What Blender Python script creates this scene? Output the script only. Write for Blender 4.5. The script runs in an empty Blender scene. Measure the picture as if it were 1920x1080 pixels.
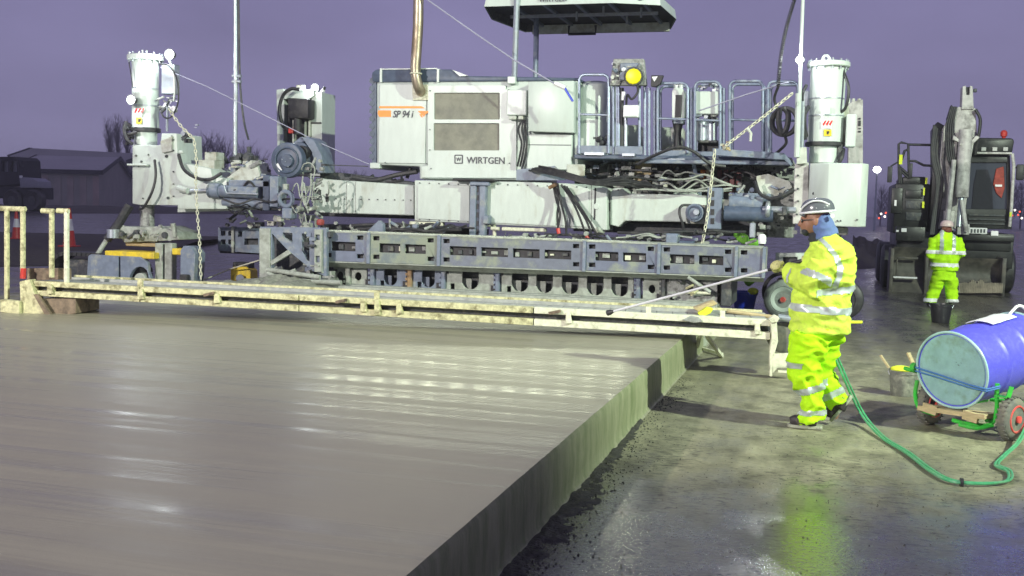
import bpy, bmesh, math, random
from mathutils import Vector, Matrix, noise
from mathutils.geometry import tessellate_polygon
import os
random.seed(7)
scn = bpy.context.scene
COL = scn.collection
R = math.radians

# ------------------------------------------------------------------ camera
FPX = 2000.0                                  # focal length in photo pixels (1920 wide)
YAW, PITCH, ROLL = R(16.3), R(-4.4), R(1.5)
CAM = Vector((0, 0, 1.65))
fwd = Vector((-math.sin(YAW)*math.cos(PITCH), math.cos(YAW)*math.cos(PITCH), math.sin(PITCH)))
r0 = Vector((math.cos(YAW), math.sin(YAW), 0)); u0 = r0.cross(fwd)
rgt = math.cos(ROLL)*r0 + math.sin(ROLL)*u0
upv = -math.sin(ROLL)*r0 + math.cos(ROLL)*u0
cam = bpy.data.cameras.new('camera'); camo = bpy.data.objects.new('camera', cam); COL.objects.link(camo)
cam.sensor_width = 36; cam.lens = 36*FPX/1920; cam.clip_end = 3000; cam.clip_start = .05
camo.matrix_world = Matrix.Translation(CAM) @ Matrix((rgt, upv, -fwd)).transposed().to_4x4()
scn.camera = camo

# ------------------------------------------------------------------ sky and light
w = bpy.data.worlds.new('World'); scn.world = w; w.use_nodes = True
nt = w.node_tree; nt.nodes.clear()
def N(nt, t, **k):
    n = nt.nodes.new(t)
    for a, b in k.items():
        if a in n.inputs.keys() if hasattr(n.inputs, 'keys') else False: n.inputs[a].default_value = b
        else: setattr(n, a, b)
    return n
tc = nt.nodes.new('ShaderNodeTexCoord'); sep = nt.nodes.new('ShaderNodeSeparateXYZ')
nt.links.new(tc.outputs['Generated'], sep.inputs[0])
ramp = nt.nodes.new('ShaderNodeValToRGB'); nt.links.new(sep.outputs['Z'], ramp.inputs[0])
cr = ramp.color_ramp
cr.elements[0].position = 0.0; cr.elements[0].color = (.32, .298, .47, 1)
cr.elements[1].position = .60; cr.elements[1].color = (.158, .145, .270, 1)
for p, c in ((.07, (.255, .235, .405, 1)), (.2, (.205, .188, .345, 1))):
    e = cr.elements.new(p); e.color = c
nz = nt.nodes.new('ShaderNodeTexNoise'); nz.inputs['Scale'].default_value = 2.2; nz.inputs['Detail'].default_value = 4
mp = nt.nodes.new('ShaderNodeMapping'); mp.inputs['Scale'].default_value = (1, 1, 2.5)
nt.links.new(tc.outputs['Generated'], mp.inputs[0]); nt.links.new(mp.outputs[0], nz.inputs['Vector'])
mr = nt.nodes.new('ShaderNodeMapRange'); mr.inputs['From Min'].default_value = .3; mr.inputs['From Max'].default_value = .7
mr.inputs['To Min'].default_value = .80; mr.inputs['To Max'].default_value = 1.2
nt.links.new(nz.outputs[0], mr.inputs[0])
mul = nt.nodes.new('ShaderNodeVectorMath'); mul.operation = 'SCALE'
nt.links.new(ramp.outputs[0], mul.inputs[0]); nt.links.new(mr.outputs[0], mul.inputs['Scale'])
bg = nt.nodes.new('ShaderNodeBackground'); bg.inputs['Strength'].default_value = 1.0
ow = nt.nodes.new('ShaderNodeOutputWorld')
nt.links.new(mul.outputs[0], bg.inputs[0]); nt.links.new(bg.outputs[0], ow.inputs[0])

def lamp(name, kind, loc, target, energy, color, **k):
    l = bpy.data.lights.new(name, kind); l.energy = energy; l.color = color
    for a, b in k.items(): setattr(l, a, b)
    o = bpy.data.objects.new(name, l); COL.objects.link(o); o.location = loc
    o.rotation_euler = (Vector(target)-Vector(loc)).to_track_quat('-Z', 'Y').to_euler()
    return o
# floodlight tower of the site, to the right of the picture
lamp('floodlight', 'SPOT', (11, 5.0, 9.5), (-3.2, 18.6, .8), 15500, (.85, 1.0, .78), spot_size=R(79), spot_blend=.55, shadow_soft_size=.16)
# weaker floodlight of the site, behind the camera to the left
lamp('floodlight', 'SPOT', (-13, -9, 8.5), (-7.0, 8.0, .4), 19500, (1.0, .93, .88), spot_size=R(84), spot_blend=1.0, shadow_soft_size=.3)
# unseen row of low spots, added to cast the bridge's shadow on the slab
for i in range(12):
    lx = -7.4+i*.42
    lamp('bridge_shadow_spot', 'SPOT', (lx, 15.2, 1.82), (lx, 10.3, .35), 12, (.96, 1.0, .72), spot_size=R(120), spot_blend=.6, shadow_soft_size=.06)
scn.view_settings.view_transform = 'Standard'; scn.view_settings.look = 'None'
scn.view_settings.exposure = .12; scn.view_settings.gamma = 1
scn.cycles.max_bounces = 6; scn.cycles.sample_clamp_indirect = 6

# ------------------------------------------------------------------ pixel measurements -> world
def ray(x, y): return fwd*FPX + rgt*(x-960) - upv*(y-540)
def P(x, y, Y):
    d = ray(x, y); return CAM + d*(Y/d.y)
def G(x, y, Z=0.0):
    d = ray(x, y); return CAM + d*((Z-CAM.z)/d.z)
def PD(x, y, D):
    return CAM + ray(x, y)*(D/FPX)

# ------------------------------------------------------------------ materials
MATS = {}
def mat(name, col, rough=.5, metal=0.0, dirt=None, dscale=3.0, damt=.5, bump=.0, bscale=40.0, var=.12, spec=.5,
        emit=None, estr=0.0, stretch=(1, 1, 1), coat=0.0, dth=.5, alpha=None, trans=0.0):
    m = bpy.data.materials.new(name); m.use_nodes = True; t = m.node_tree; b = t.nodes['Principled BSDF']
    b.inputs['Roughness'].default_value = rough; b.inputs['Metallic'].default_value = metal
    b.inputs['Specular IOR Level'].default_value = spec
    b.inputs['Coat Weight'].default_value = coat
    if trans: b.inputs['Transmission Weight'].default_value = trans
    tc = t.nodes.new('ShaderNodeTexCoord'); mp = t.nodes.new('ShaderNodeMapping'); mp.inputs['Scale'].default_value = stretch
    t.links.new(tc.outputs['Object'], mp.inputs[0])
    n1 = t.nodes.new('ShaderNodeTexNoise'); n1.inputs['Scale'].default_value = dscale; n1.inputs['Detail'].default_value = 8; n1.inputs['Roughness'].default_value = .65
    t.links.new(mp.outputs[0], n1.inputs['Vector'])
    hv = t.nodes.new('ShaderNodeMapRange'); hv.inputs['From Min'].default_value = .3; hv.inputs['From Max'].default_value = .7
    hv.inputs['To Min'].default_value = 1-var; hv.inputs['To Max'].default_value = 1+var
    n2 = t.nodes.new('ShaderNodeTexNoise'); n2.inputs['Scale'].default_value = dscale*2.7; n2.inputs['Detail'].default_value = 5
    t.links.new(mp.outputs[0], n2.inputs['Vector']); t.links.new(n2.outputs[0], hv.inputs[0])
    sc = t.nodes.new('ShaderNodeVectorMath'); sc.operation = 'SCALE'; sc.inputs[0].default_value = col[:3]
    t.links.new(hv.outputs[0], sc.inputs['Scale'])
    out = sc.outputs[0]
    if dirt:
        rp = t.nodes.new('ShaderNodeMapRange'); rp.inputs['From Min'].default_value = dth; rp.inputs['From Max'].default_value = dth+.16
        rp.inputs['To Max'].default_value = damt; t.links.new(n1.outputs[0], rp.inputs[0])
        mx = t.nodes.new('ShaderNodeMix'); mx.data_type = 'RGBA'
        t.links.new(rp.outputs[0], mx.inputs[0]); t.links.new(out, mx.inputs[6]); mx.inputs[7].default_value = (*dirt, 1)
        out = mx.outputs[2]
        rr = t.nodes.new('ShaderNodeMapRange'); rr.inputs['To Min'].default_value = rough; rr.inputs['To Max'].default_value = min(1, rough+.35)
        t.links.new(rp.outputs[0], rr.inputs[0]); t.links.new(rr.outputs[0], b.inputs['Roughness'])
    t.links.new(out, b.inputs['Base Color'])
    if bump:
        nb = t.nodes.new('ShaderNodeTexNoise'); nb.inputs['Scale'].default_value = bscale; nb.inputs['Detail'].default_value = 4
        t.links.new(mp.outputs[0], nb.inputs['Vector'])
        bp = t.nodes.new('ShaderNodeBump'); bp.inputs['Strength'].default_value = bump; bp.inputs['Distance'].default_value = .01
        t.links.new(nb.outputs[0], bp.inputs['Height']); t.links.new(bp.outputs[0], b.inputs['Normal'])
    if emit: b.inputs['Emission Color'].default_value = (*emit, 1); b.inputs['Emission Strength'].default_value = estr
    MATS[name] = m
    return m
white = mat('white_paint', (.54, .60, .545), .38, dirt=(.36, .35, .26), dscale=2.4, damt=.55, var=.06, dth=.54, bump=.08, bscale=6, stretch=(2.2, 2.2, .7))
whited = mat('dusty_white_paint', (.52, .55, .48), .5, dirt=(.30, .28, .2), dscale=4, damt=.75, var=.12, dth=.47, bump=.1)
cleanw = mat('clean_white_paint', (.55, .615, .565), .35, dirt=(.42, .42, .34), dscale=2.0, damt=.38, var=.04, dth=.56, bump=.05, bscale=5, stretch=(2.2, 2.2, .6))
blue = mat('blue_grey_paint', (.17, .205, .27), .42, dirt=(.38, .39, .33), dscale=5, damt=.7, var=.15, dth=.52, bump=.1)
dblue = mat('dark_blue_grey_paint', (.07, .095, .145), .45, dirt=(.2, .22, .22), dscale=5, damt=.5, var=.2, dth=.56)
mould = mat('concrete_dusted_steel', (.36, .39, .34), .62, dirt=(.22, .23, .19), dscale=6, damt=.7, var=.18, dth=.48, bump=.25)
rust = mat('rusty_steel', (.30, .19, .09), .7, dirt=(.42, .38, .3), dscale=9, damt=.8, var=.3)
steel = mat('galvanised_steel', (.42, .46, .5), .38, metal=.6, dirt=(.36, .36, .3), dscale=7, damt=.5, var=.1)
rail = mat('railing_steel', (.22, .26, .34), .34, metal=.4, dirt=(.4, .42, .4), dscale=8, damt=.4, var=.15)
chrome = mat('exhaust_steel', (.40, .34, .25), .42, metal=.85, dirt=(.16, .1, .05), dscale=3, damt=.8, var=.3, stretch=(1, 1, .5), dth=.5)
black = mat('black_rubber', (.022, .022, .025), .5, dirt=(.12, .12, .1), dscale=9, damt=.35, var=.3)
dark = mat('dark_machinery', (.05, .055, .06), .55, dirt=(.22, .21, .17), dscale=10, damt=.6, var=.4, dth=.52)
greyp = mat('grey_cast_parts', (.30, .31, .29), .55, dirt=(.1, .1, .08), dscale=12, damt=.8, var=.3)
yellow = mat('yellow_paint', (.75, .55, .03), .45, dirt=(.3, .25, .1), dscale=6, damt=.5)
yell2 = mat('yellow_cover', (.85, .75, .0), .4, var=.05)
orange = mat('orange_decal', (.9, .27, .01), .4, var=.03)
letter = mat('dark_lettering', (.06, .065, .075), .5, var=.05)
lamp_on = mat('lit_lamp', (1, 1, 1), .3, emit=(.92, 1, 1), estr=28)
lamp_far = mat('lit_far_lamp', (1, 1, 1), .3, emit=(1, .98, .95), estr=14)
red_on = mat('red_lamp', (.8, .1, .05), .3, emit=(1, .12, .06), estr=1.5)
cream = mat('weathered_cream_paint', (.56, .54, .31), .6, dirt=(.16, .14, .07), dscale=11, damt=.9, var=.25, dth=.50, bump=.3, bscale=30)
creamw = mat('splashed_white_paint', (.68, .68, .52), .55, dirt=(.2, .19, .1), dscale=9, damt=.75, var=.15, dth=.55, bump=.2)
decks = mat('galvanised_deck', (.33, .34, .32), .6, dirt=(.5, .5, .38), dscale=6, damt=.5, var=.2, bump=.2)
wood = mat('brown_board', (.20, .15, .10), .75, dirt=(.06, .05, .04), dscale=8, damt=.8, var=.3)
timber = mat('pale_timber', (.45, .36, .2), .7, var=.2, dscale=5, stretch=(1, 1, 8))
hiv = mat('yellow_hi_vis_fabric', (.62, .84, .09), .75, dirt=(.36, .44, .12), dscale=7, damt=.55, var=.08, dth=.54, bump=.9, bscale=26, spec=.2)
hiv2 = mat('lime_hi_vis_fabric', (.46, .84, .01), .75, dirt=(.3, .5, .02), dscale=6, damt=.4, var=.08, dth=.52, bump=.4, bscale=40, spec=.2)
refl = mat('silver_reflective_tape', (.50, .56, .54), .35, metal=.25, var=.08, dirt=(.35, .4, .3), dscale=12, damt=.5)
skin = mat('skin', (.30, .15, .09), .5, var=.1)
navy = mat('dark_fabric', (.03, .035, .04), .8, var=.2)
hood = mat('blue_hood_fabric', (.11, .17, .36), .85, var=.15, bump=.4)
boot = mat('muddy_boot', (.035, .028, .03), .6, dirt=(.25, .23, .15), dscale=25, damt=.6, var=.2, dth=.56, bump=.4)
sole = mat('muddy_sole', (.35, .37, .28), .8, dirt=(.12, .12, .09), dscale=30, damt=.7)
glove = mat('yellow_glove', (.55, .55, .22), .7, dirt=(.15, .12, .08), dscale=30, damt=.7)
hatm = mat('grey_hard_hat', (.12, .13, .14), .22, var=.1, coat=.5)
hatw = mat('white_trim', (.75, .78, .78), .3, var=.03)
rlime = mat('black_plastic', (.02, .02, .024), .35, var=.2)
red = mat('red_plastic', (.55, .035, .025), .4, var=.12, dirt=(.2, .05, .04), dscale=8, damt=.4)
conew = mat('white_cone_band', (.7, .7, .7), .4, var=.05)
drumb = mat('blue_drum_paint', (.095, .09, .62), .42, dirt=(.2, .2, .6), dscale=30, damt=.3, var=.08, bump=.08, bscale=14)
drumf = mat('grey_green_drum_lid', (.24, .40, .42), .38, dirt=(.13, .2, .1), dscale=4.5, damt=.8, var=.14, dth=.5)
drumr = mat('pale_drum_rim', (.35, .55, .52), .35, var=.1)
green = mat('green_cart_paint', (.04, .50, .05), .35, dirt=(.1, .2, .06), dscale=9, damt=.5, var=.1)
hosem = mat('green_hose', (.07, .36, .16), .3, dirt=(.3, .45, .3), dscale=14, damt=.4, var=.12)
strapm = mat('blue_strap', (.05, .16, .42), .6, var=.15)
tyre = mat('muddy_tyre', (.12, .12, .105), .75, dirt=(.22, .2, .15), dscale=11, damt=.7, var=.2, dth=.46)
redrim = mat('red_wheel_rim', (.62, .07, .06), .35, dirt=(.45, .3, .25), dscale=9, damt=.5)
buckb = mat('blue_bucket', (.02, .05, .55), .35, var=.08)
buckg = mat('cement_crusted_bucket', (.16, .17, .14), .75, dirt=(.35, .36, .28), dscale=11, damt=.8, var=.2, bump=.6)
leafm = mat('green_leaf', (.07, .26, .03), .6, var=.25)
ylw = mat('yellow_sponge', (.75, .85, .04), .7, var=.12)
exw = mat('grey_beige_boom_paint', (.52, .51, .48), .5, dirt=(.12, .11, .1), dscale=4, damt=.7, var=.15, dth=.5)
exd = mat('dark_excavator_body', (.012, .013, .013), .4, dirt=(.035, .035, .03), dscale=6, damt=.5, var=.3)
exb = mat('muddy_bucket_steel', (.075, .07, .06), .55, dirt=(.17, .15, .12), dscale=3.5, damt=.7, var=.3, dth=.5)
glass = mat('cab_glass', (.05, .06, .07), .08, spec=.8, var=.05)
gauze = mat('dusty_radiator_screen', (.19, .19, .15), .55, dirt=(.32, .31, .25), dscale=2.2, damt=.7, var=.2, dth=.44, bump=.3, bscale=25)
bldm = mat('dark_cladding', (.30, .29, .27), .8, var=.12, dscale=.15)
roofm = mat('grey_roof_sheeting', (.38, .37, .37), .7, var=.1, dscale=.1)
roofd = mat('dark_barge_board', (.02, .02, .03), .8)
treem = mat('bare_twigs', (.11, .09, .12), .9, var=.3)
soil = mat('dark_soil', (.035, .028, .02), .8, dirt=(.10, .08, .05), dscale=3, damt=.6, var=.4, bump=1.0, bscale=6)
signm = mat('white_label_or_glint', (.8, .8, .8), .4, var=.02)
redd = mat('red_decal', (.62, .03, .03), .4, var=.03)
silver = mat('silver_plastic_sheet', (.45, .47, .5), .3, var=.3, dirt=(.1, .1, .1), dscale=4, damt=.7)
conc_heap = mat('wet_concrete_heap', (.24, .25, .20), .7, var=.25, dscale=8, bump=1.0, bscale=25)
wire = mat('steel_wire', (.35, .35, .45), .5)

def ground_mat():
    m = bpy.data.materials.new('wet_ground'); m.use_nodes = True; t = m.node_tree; b = t.nodes['Principled BSDF']
    L = t.links.new
    tc = t.nodes.new('ShaderNodeTexCoord')
    def noi(s, d=6, r=.6, st=(1, 1, 1), rot=0):
        mp = t.nodes.new('ShaderNodeMapping'); mp.inputs['Scale'].default_value = st; mp.inputs['Rotation'].default_value = (0, 0, rot)
        L(tc.outputs['Object'], mp.inputs[0])
        n = t.nodes.new('ShaderNodeTexNoise'); n.inputs['Scale'].default_value = s; n.inputs['Detail'].default_value = d; n.inputs['Roughness'].default_value = r
        L(mp.outputs[0], n.inputs['Vector']); return n.outputs[0]
    def rng(v, a, bb, c, d):
        n = t.nodes.new('ShaderNodeMapRange'); n.inputs['From Min'].default_value = a; n.inputs['From Max'].default_value = bb
        n.inputs['To Min'].default_value = c; n.inputs['To Max'].default_value = d; L(v, n.inputs[0]); return n.outputs[0]
    def op(o, a, bb):
        n = t.nodes.new('ShaderNodeMath'); n.operation = o
        for i, v in enumerate((a, bb)):
            if isinstance(v, (int, float)): n.inputs[i].default_value = v
            else: L(v, n.inputs[i])
        return n.outputs[0]
    big = noi(.55, 5, .55); mid = noi(3.2, 8, .65); fine = noi(38, 6, .7); grit = noi(120, 3, .6)
    lanes = noi(.9, 5, .6, (2.2, .35, 1), 0)
    sp = t.nodes.new('ShaderNodeSeparateXYZ'); L(tc.outputs['Object'], sp.inputs[0])
    # a wet zone near the camera and out in the airfield, a drier strip along the slab with tyre tracks
    near = rng(sp.outputs['Y'], 7.0, 5.4, 0, 1)
    far = rng(sp.outputs['Y'], 12.5, 16, 0, .8)
    wet = op('ADD', op('MAXIMUM', near, far), rng(mid, .42, .62, -.22, .22))
    wet = op('ADD', wet, rng(lanes, .4, .62, -.15, .35))
    c = t.nodes.new('ShaderNodeClamp'); L(wet, c.inputs[0]); wet = c.outputs[0]
    dry = t.nodes.new('ShaderNodeValToRGB'); L(mid, dry.inputs[0])
    e = dry.color_ramp.elements; e[0].position = .3; e[0].color = (.12, .115, .07, 1); e[1].position = .66; e[1].color = (.40, .385, .245, 1)
    wc = t.nodes.new('ShaderNodeValToRGB'); L(fine, wc.inputs[0])
    e = wc.color_ramp.elements; e[0].position = .34; e[0].color = (.016, .016, .012, 1); e[1].position = .7; e[1].color = (.085, .082, .066, 1)
    mx = t.nodes.new('ShaderNodeMix'); mx.data_type = 'RGBA'; L(wet, mx.inputs[0]); L(dry.outputs[0], mx.inputs[6]); L(wc.outputs[0], mx.inputs[7])
    pitm = op('MULTIPLY', rng(noi(19, 9, .75, (.7, 1.5, 1)), .50, .60, 0, 1), rng(noi(1.7, 7, .7, (1.3, .8, 1), .5), .40, .56, .12, 1))
    pit = op('MULTIPLY', op('SUBTRACT', 1, op('MULTIPLY', pitm, rng(sp.outputs['Y'], 6.0, 9.0, .95, .45))), rng(noi(2.2, 6, .6, (1.6, .5, 1)), .35, .65, .72, 1.2))
    sc = t.nodes.new('ShaderNodeVectorMath'); sc.operation = 'SCALE'; L(mx.outputs[2], sc.inputs[0]); L(pit, sc.inputs['Scale'])
    L(sc.outputs[0], b.inputs['Base Color'])
    ro = op('ADD', rng(wet, 0, 1, .62, .20), rng(fine, .35, .65, -.05, .14))
    L(ro, b.inputs['Roughness'])
    b.inputs['IOR'].default_value = 1.55
    L(op('MULTIPLY', rng(wet, 0, 1, 0, .95), rng(sp.outputs['Y'], 9, 14, 1, .2)), b.inputs['Coat Weight'])
    L(rng(mid, .35, .65, .05, .14), b.inputs['Coat Roughness']); b.inputs['Coat IOR'].default_value = 2.4
    h = op('ADD', op('MULTIPLY', fine, .5), op('ADD', op('MULTIPLY', mid, 1.4), op('MULTIPLY', grit, .15)))
    bp = t.nodes.new('ShaderNodeBump'); bp.inputs['Strength'].default_value = .8; bp.inputs['Distance'].default_value = .02
    L(h, bp.inputs['Height']); L(bp.outputs[0], b.inputs['Normal'])
    b2 = t.nodes.new('ShaderNodeBump'); b2.inputs['Strength'].default_value = .2; b2.inputs['Distance'].default_value = .012
    L(h, b2.inputs['Height']); L(b2.outputs[0], b.inputs['Coat Normal'])
    return m
def slab_mat():
    m = bpy.data.materials.new('fresh_wet_concrete'); m.use_nodes = True; t = m.node_tree; b = t.nodes['Principled BSDF']
    L = t.links.new; tc = t.nodes.new('ShaderNodeTexCoord')
    def noi(s, st=(1, 1, 1), d=5, r=.6):
        mp = t.nodes.new('ShaderNodeMapping'); mp.inputs['Scale'].default_value = st; mp.inputs['Rotation'].default_value = (0, 0, R(-2))
        L(tc.outputs['Object'], mp.inputs[0])
        n = t.nodes.new('ShaderNodeTexNoise'); n.inputs['Scale'].default_value = s; n.inputs['Detail'].default_value = d; n.inputs['Roughness'].default_value = r
        L(mp.outputs[0], n.inputs['Vector']); return n.outputs[0]
    def rng(v, a, bb, c, d):
        n = t.nodes.new('ShaderNodeMapRange'); n.inputs['From Min'].default_value = a; n.inputs['From Max'].default_value = bb
        n.inputs['To Min'].default_value = c; n.inputs['To Max'].default_value = d; L(v, n.inputs[0]); return n.outputs[0]
    def op(o, a, bb):
        n = t.nodes.new('ShaderNodeMath'); n.operation = o
        for i, v in enumerate((a, bb)):
            if isinstance(v, (int, float)): n.inputs[i].default_value = v
            else: L(v, n.inputs[i])
        return n.outputs[0]
    st1 = noi(1.0, (.16, 5.0, 1)); st2 = noi(1.0, (.5, 34, 6), 6, .7); bl = noi(.7, (1, 1, 1), 4); vert = noi(7, (1, 1.6, .35), 7, .7)
    geo = t.nodes.new('ShaderNodeNewGeometry'); sn = t.nodes.new('ShaderNodeSeparateXYZ'); L(geo.outputs['Normal'], sn.inputs[0])
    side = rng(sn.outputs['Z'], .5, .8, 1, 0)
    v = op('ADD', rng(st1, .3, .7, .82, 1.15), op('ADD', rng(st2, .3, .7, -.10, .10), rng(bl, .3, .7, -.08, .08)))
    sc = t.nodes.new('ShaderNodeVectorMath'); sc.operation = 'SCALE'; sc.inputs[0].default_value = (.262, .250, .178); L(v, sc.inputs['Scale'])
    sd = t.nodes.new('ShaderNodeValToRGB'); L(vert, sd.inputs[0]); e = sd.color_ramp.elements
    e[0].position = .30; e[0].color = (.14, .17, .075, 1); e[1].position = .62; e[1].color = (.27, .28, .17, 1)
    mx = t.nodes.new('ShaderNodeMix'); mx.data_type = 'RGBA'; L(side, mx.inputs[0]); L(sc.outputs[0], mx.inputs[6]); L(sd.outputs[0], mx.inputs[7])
    L(mx.outputs[2], b.inputs['Base Color'])
    ro = op('ADD', rng(st1, .37, .50, .38, .60), rng(st2, .3, .7, -.05, .07))
    mr = t.nodes.new('ShaderNodeMix'); L(side, mr.inputs[0]); L(ro, mr.inputs[2]); mr.inputs[3].default_value = .75
    L(mr.outputs[0], b.inputs['Roughness'])
    L(rng(side, 0, 1, .42, 0), b.inputs['Coat Weight']); b.inputs['Coat IOR'].default_value = 1.65
    L(op('ADD', rng(st1, .38, .56, .17, .40), rng(st2, .3, .7, -.03, .05)), b.inputs['Coat Roughness'])
    spk = noi(260, (1, 1, 1), 2, .5)
    h = op('ADD', op('MULTIPLY', st2, .55), op('ADD', op('MULTIPLY', noi(90, (.6, 1, 1), 3), .12), op('MULTIPLY', st1, .9)))
    h = op('ADD', op('ADD', h, op('MULTIPLY', spk, .10)), op('MULTIPLY', op('MULTIPLY', side, vert), 1.2))
    bp = t.nodes.new('ShaderNodeBump'); bp.inputs['Strength'].default_value = .35; bp.inputs['Distance'].default_value = .012
    L(h, bp.inputs['Height']); L(bp.outputs[0], b.inputs['Normal'])
    return m

# ------------------------------------------------------------------ mesh helpers
class MB:
    def __init__(s): s.v = []; s.f = []
    def add(s, vs, fs):
        o = len(s.v); s.v += [Vector(v) for v in vs]; s.f += [tuple(i+o for i in f) for f in fs]; return s
    def box(s, x0, x1, y0, y1, z0, z1):
        x0, x1 = sorted((x0, x1)); y0, y1 = sorted((y0, y1)); z0, z1 = sorted((z0, z1))
        return s.add([(x0,y0,z0),(x1,y0,z0),(x1,y1,z0),(x0,y1,z0),(x0,y0,z1),(x1,y0,z1),(x1,y1,z1),(x0,y1,z1)],
                     [(3,2,1,0),(4,5,6,7),(0,1,5,4),(1,2,6,5),(2,3,7,6),(3,0,4,7)])
    def pbox(s, px0, py0, px1, py1, Y, d):            # a box whose front is measured in the photo, at distance Y, d deep
        my, mx = (py0+py1)/2, (px0+px1)/2
        return s.box(P(px0, my, Y).x, P(px1, my, Y).x, Y, Y+d, P(mx, py0, Y).z, P(mx, py1, Y).z)
    def bar(s, a, b, w, h=None, up=(0, 0, 1)):
        a, b = Vector(a), Vector(b); h = w if h is None else h
        d = (b-a).normalized(); u = Vector(up)
        if abs(d.dot(u)) > .95: u = Vector((0, 1, 0))
        x = d.cross(u).normalized(); z = x.cross(d).normalized()
        vs = []
        for q in (a, b):
            for sx, sz in ((-1,-1),(1,-1),(1,1),(-1,1)): vs.append(q + x*sx*w/2 + z*sz*h/2)
        return s.add(vs, [(3,2,1,0),(4,5,6,7),(0,1,5,4),(1,2,6,5),(2,3,7,6),(3,0,4,7)])
    def cyl(s, a, b, r, r2=None, n=20, cap=True):
        return s.tube([a, b], [r, r if r2 is None else r2], n, cap)
    def tube(s, pts, r, n=8, cap=True, sx=1.0):
        pts = [Vector(p) for p in pts]
        rs = r if isinstance(r, (list, tuple)) else [r]*len(pts)
        vs = []; fs = []; u = None
        for i, p in enumerate(pts):
            d = (pts[min(i+1, len(pts)-1)] - pts[max(i-1, 0)])
            d = d.normalized() if d.length > 1e-9 else Vector((0, 0, 1))
            if u is None:
                u = Vector((0, 0, 1)) if abs(d.z) < .9 else Vector((1, 0, 0))
            u = (u - d*u.dot(d))
            if u.length < 1e-6: u = d.orthogonal()
            u.normalize(); w_ = d.cross(u)
            for k in range(n):
                a = 2*math.pi*k/n; vs.append(p + (u*math.cos(a) + w_*math.sin(a)*sx)*rs[i])
        for i in range(len(pts)-1):
            for k in range(n):
                k2 = (k+1) % n; fs.append((i*n+k, i*n+k2, (i+1)*n+k2, (i+1)*n+k))
        if cap: fs.append(tuple(range(n-1, -1, -1))); fs.append(tuple(range((len(pts)-1)*n, len(pts)*n)))
        return s.add(vs, fs)
    def curve(s, ctrl, r, n=8, seg=6):
        return s.tube(smooth(ctrl, seg), r, n)
    def poly(s, pts, Y, d, holes=()):                 # plate lying in the X-Z plane at Y, d thick; pts are (X, Z)
        loops = [[Vector((x, z, 0)) for x, z in l] for l in [pts]+list(holes)]
        tris = tessellate_polygon(loops); flat = [p for l in loops for p in l]; n = len(flat)
        vs = [(p.x, Y, p.y) for p in flat] + [(p.x, Y+d, p.y) for p in flat]; fs = []
        for t in tris: fs.append(tuple(t)); fs.append((t[2]+n, t[1]+n, t[0]+n))
        o = 0
        for l in loops:
            m = len(l)
            for k in range(m): a, b = o+k, o+(k+1) % m; fs.append((a, b, b+n, a+n))
            o += m
        return s.add(vs, fs)
    def ppoly(s, pts, Y, d, holes=()):                # the same with corners measured in the photo
        f = lambda l: [(P(x, y, Y).x, P(x, y, Y).z) for x, y in l]
        return s.poly(f(pts), Y, d, [f(h) for h in holes])
    def ell(s, c, rx, ry, rz, n=20, m=12, rot=None):
        vs = []; fs = []; c = Vector(c)
        for i in range(m+1):
            t = math.pi*i/m
            for k in range(n):
                a = 2*math.pi*k/n; v = Vector((rx*math.sin(t)*math.cos(a), ry*math.sin(t)*math.sin(a), rz*math.cos(t)))
                if rot: v = rot @ v
                vs.append(c+v)
        for i in range(m):
            for k in range(n): fs.append((i*n+k, (i+1)*n+k, (i+1)*n+(k+1) % n, i*n+(k+1) % n))
        return s.add(vs, fs)
    def rings(s, rs, n=28, p=2.0):                    # (centre, rx, ry) ellipses stacked
        vs = []; fs = []
        for c, rx, ry in rs:
            for k in range(n):
                a = 2*math.pi*k/n; ca, sa = math.cos(a), math.sin(a)
                q = 2/p; vs.append(Vector(c)+Vector((rx*math.copysign(abs(ca)**q, ca), ry*math.copysign(abs(sa)**q, sa), 0)))
        for i in range(len(rs)-1):
            for k in range(n): k2 = (k+1) % n; fs.append((i*n+k, i*n+k2, (i+1)*n+k2, (i+1)*n+k))
        fs.append(tuple(range(n-1, -1, -1))); fs.append(tuple(range((len(rs)-1)*n, len(rs)*n)))
        return s.add(vs, fs)
    def lathe(s, c, axis, prof, n=24):                # prof: (distance along axis, radius)
        c = Vector(c); ax = Vector(axis).normalized()
        return s.tube_prof([c+ax*t for t, r in prof], [r for t, r in prof], ax, n)
    def tube_prof(s, pts, rs, ax, n):
        u = ax.orthogonal().normalized(); w_ = ax.cross(u); vs = []; fs = []
        for p, r in zip(pts, rs):
            for k in range(n):
                a = 2*math.pi*k/n; vs.append(p + (u*math.cos(a)+w_*math.sin(a))*max(r, 1e-4))
        for i in range(len(pts)-1):
            for k in range(n): k2 = (k+1) % n; fs.append((i*n+k, i*n+k2, (i+1)*n+k2, (i+1)*n+k))
        fs.append(tuple(range(n-1, -1, -1))); fs.append(tuple(range((len(pts)-1)*n, len(pts)*n)))
        return s.add(vs, fs)
    def torus(s, c, axis, R_, r, n=24, m=8):
        ax = Vector(axis).normalized(); u = ax.orthogonal().normalized(); w_ = ax.cross(u); c = Vector(c); vs = []; fs = []
        for i in range(n):
            a = 2*math.pi*i/n; d = u*math.cos(a)+w_*math.sin(a)
            for k in range(m):
                b = 2*math.pi*k/m; vs.append(c + d*(R_+r*math.cos(b)) + ax*r*math.sin(b))
        for i in range(n):
            for k in range(m):
                fs.append((i*m+k, ((i+1) % n)*m+k, ((i+1) % n)*m+(k+1) % m, i*m+(k+1) % m))
        return s.add(vs, fs)
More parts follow.
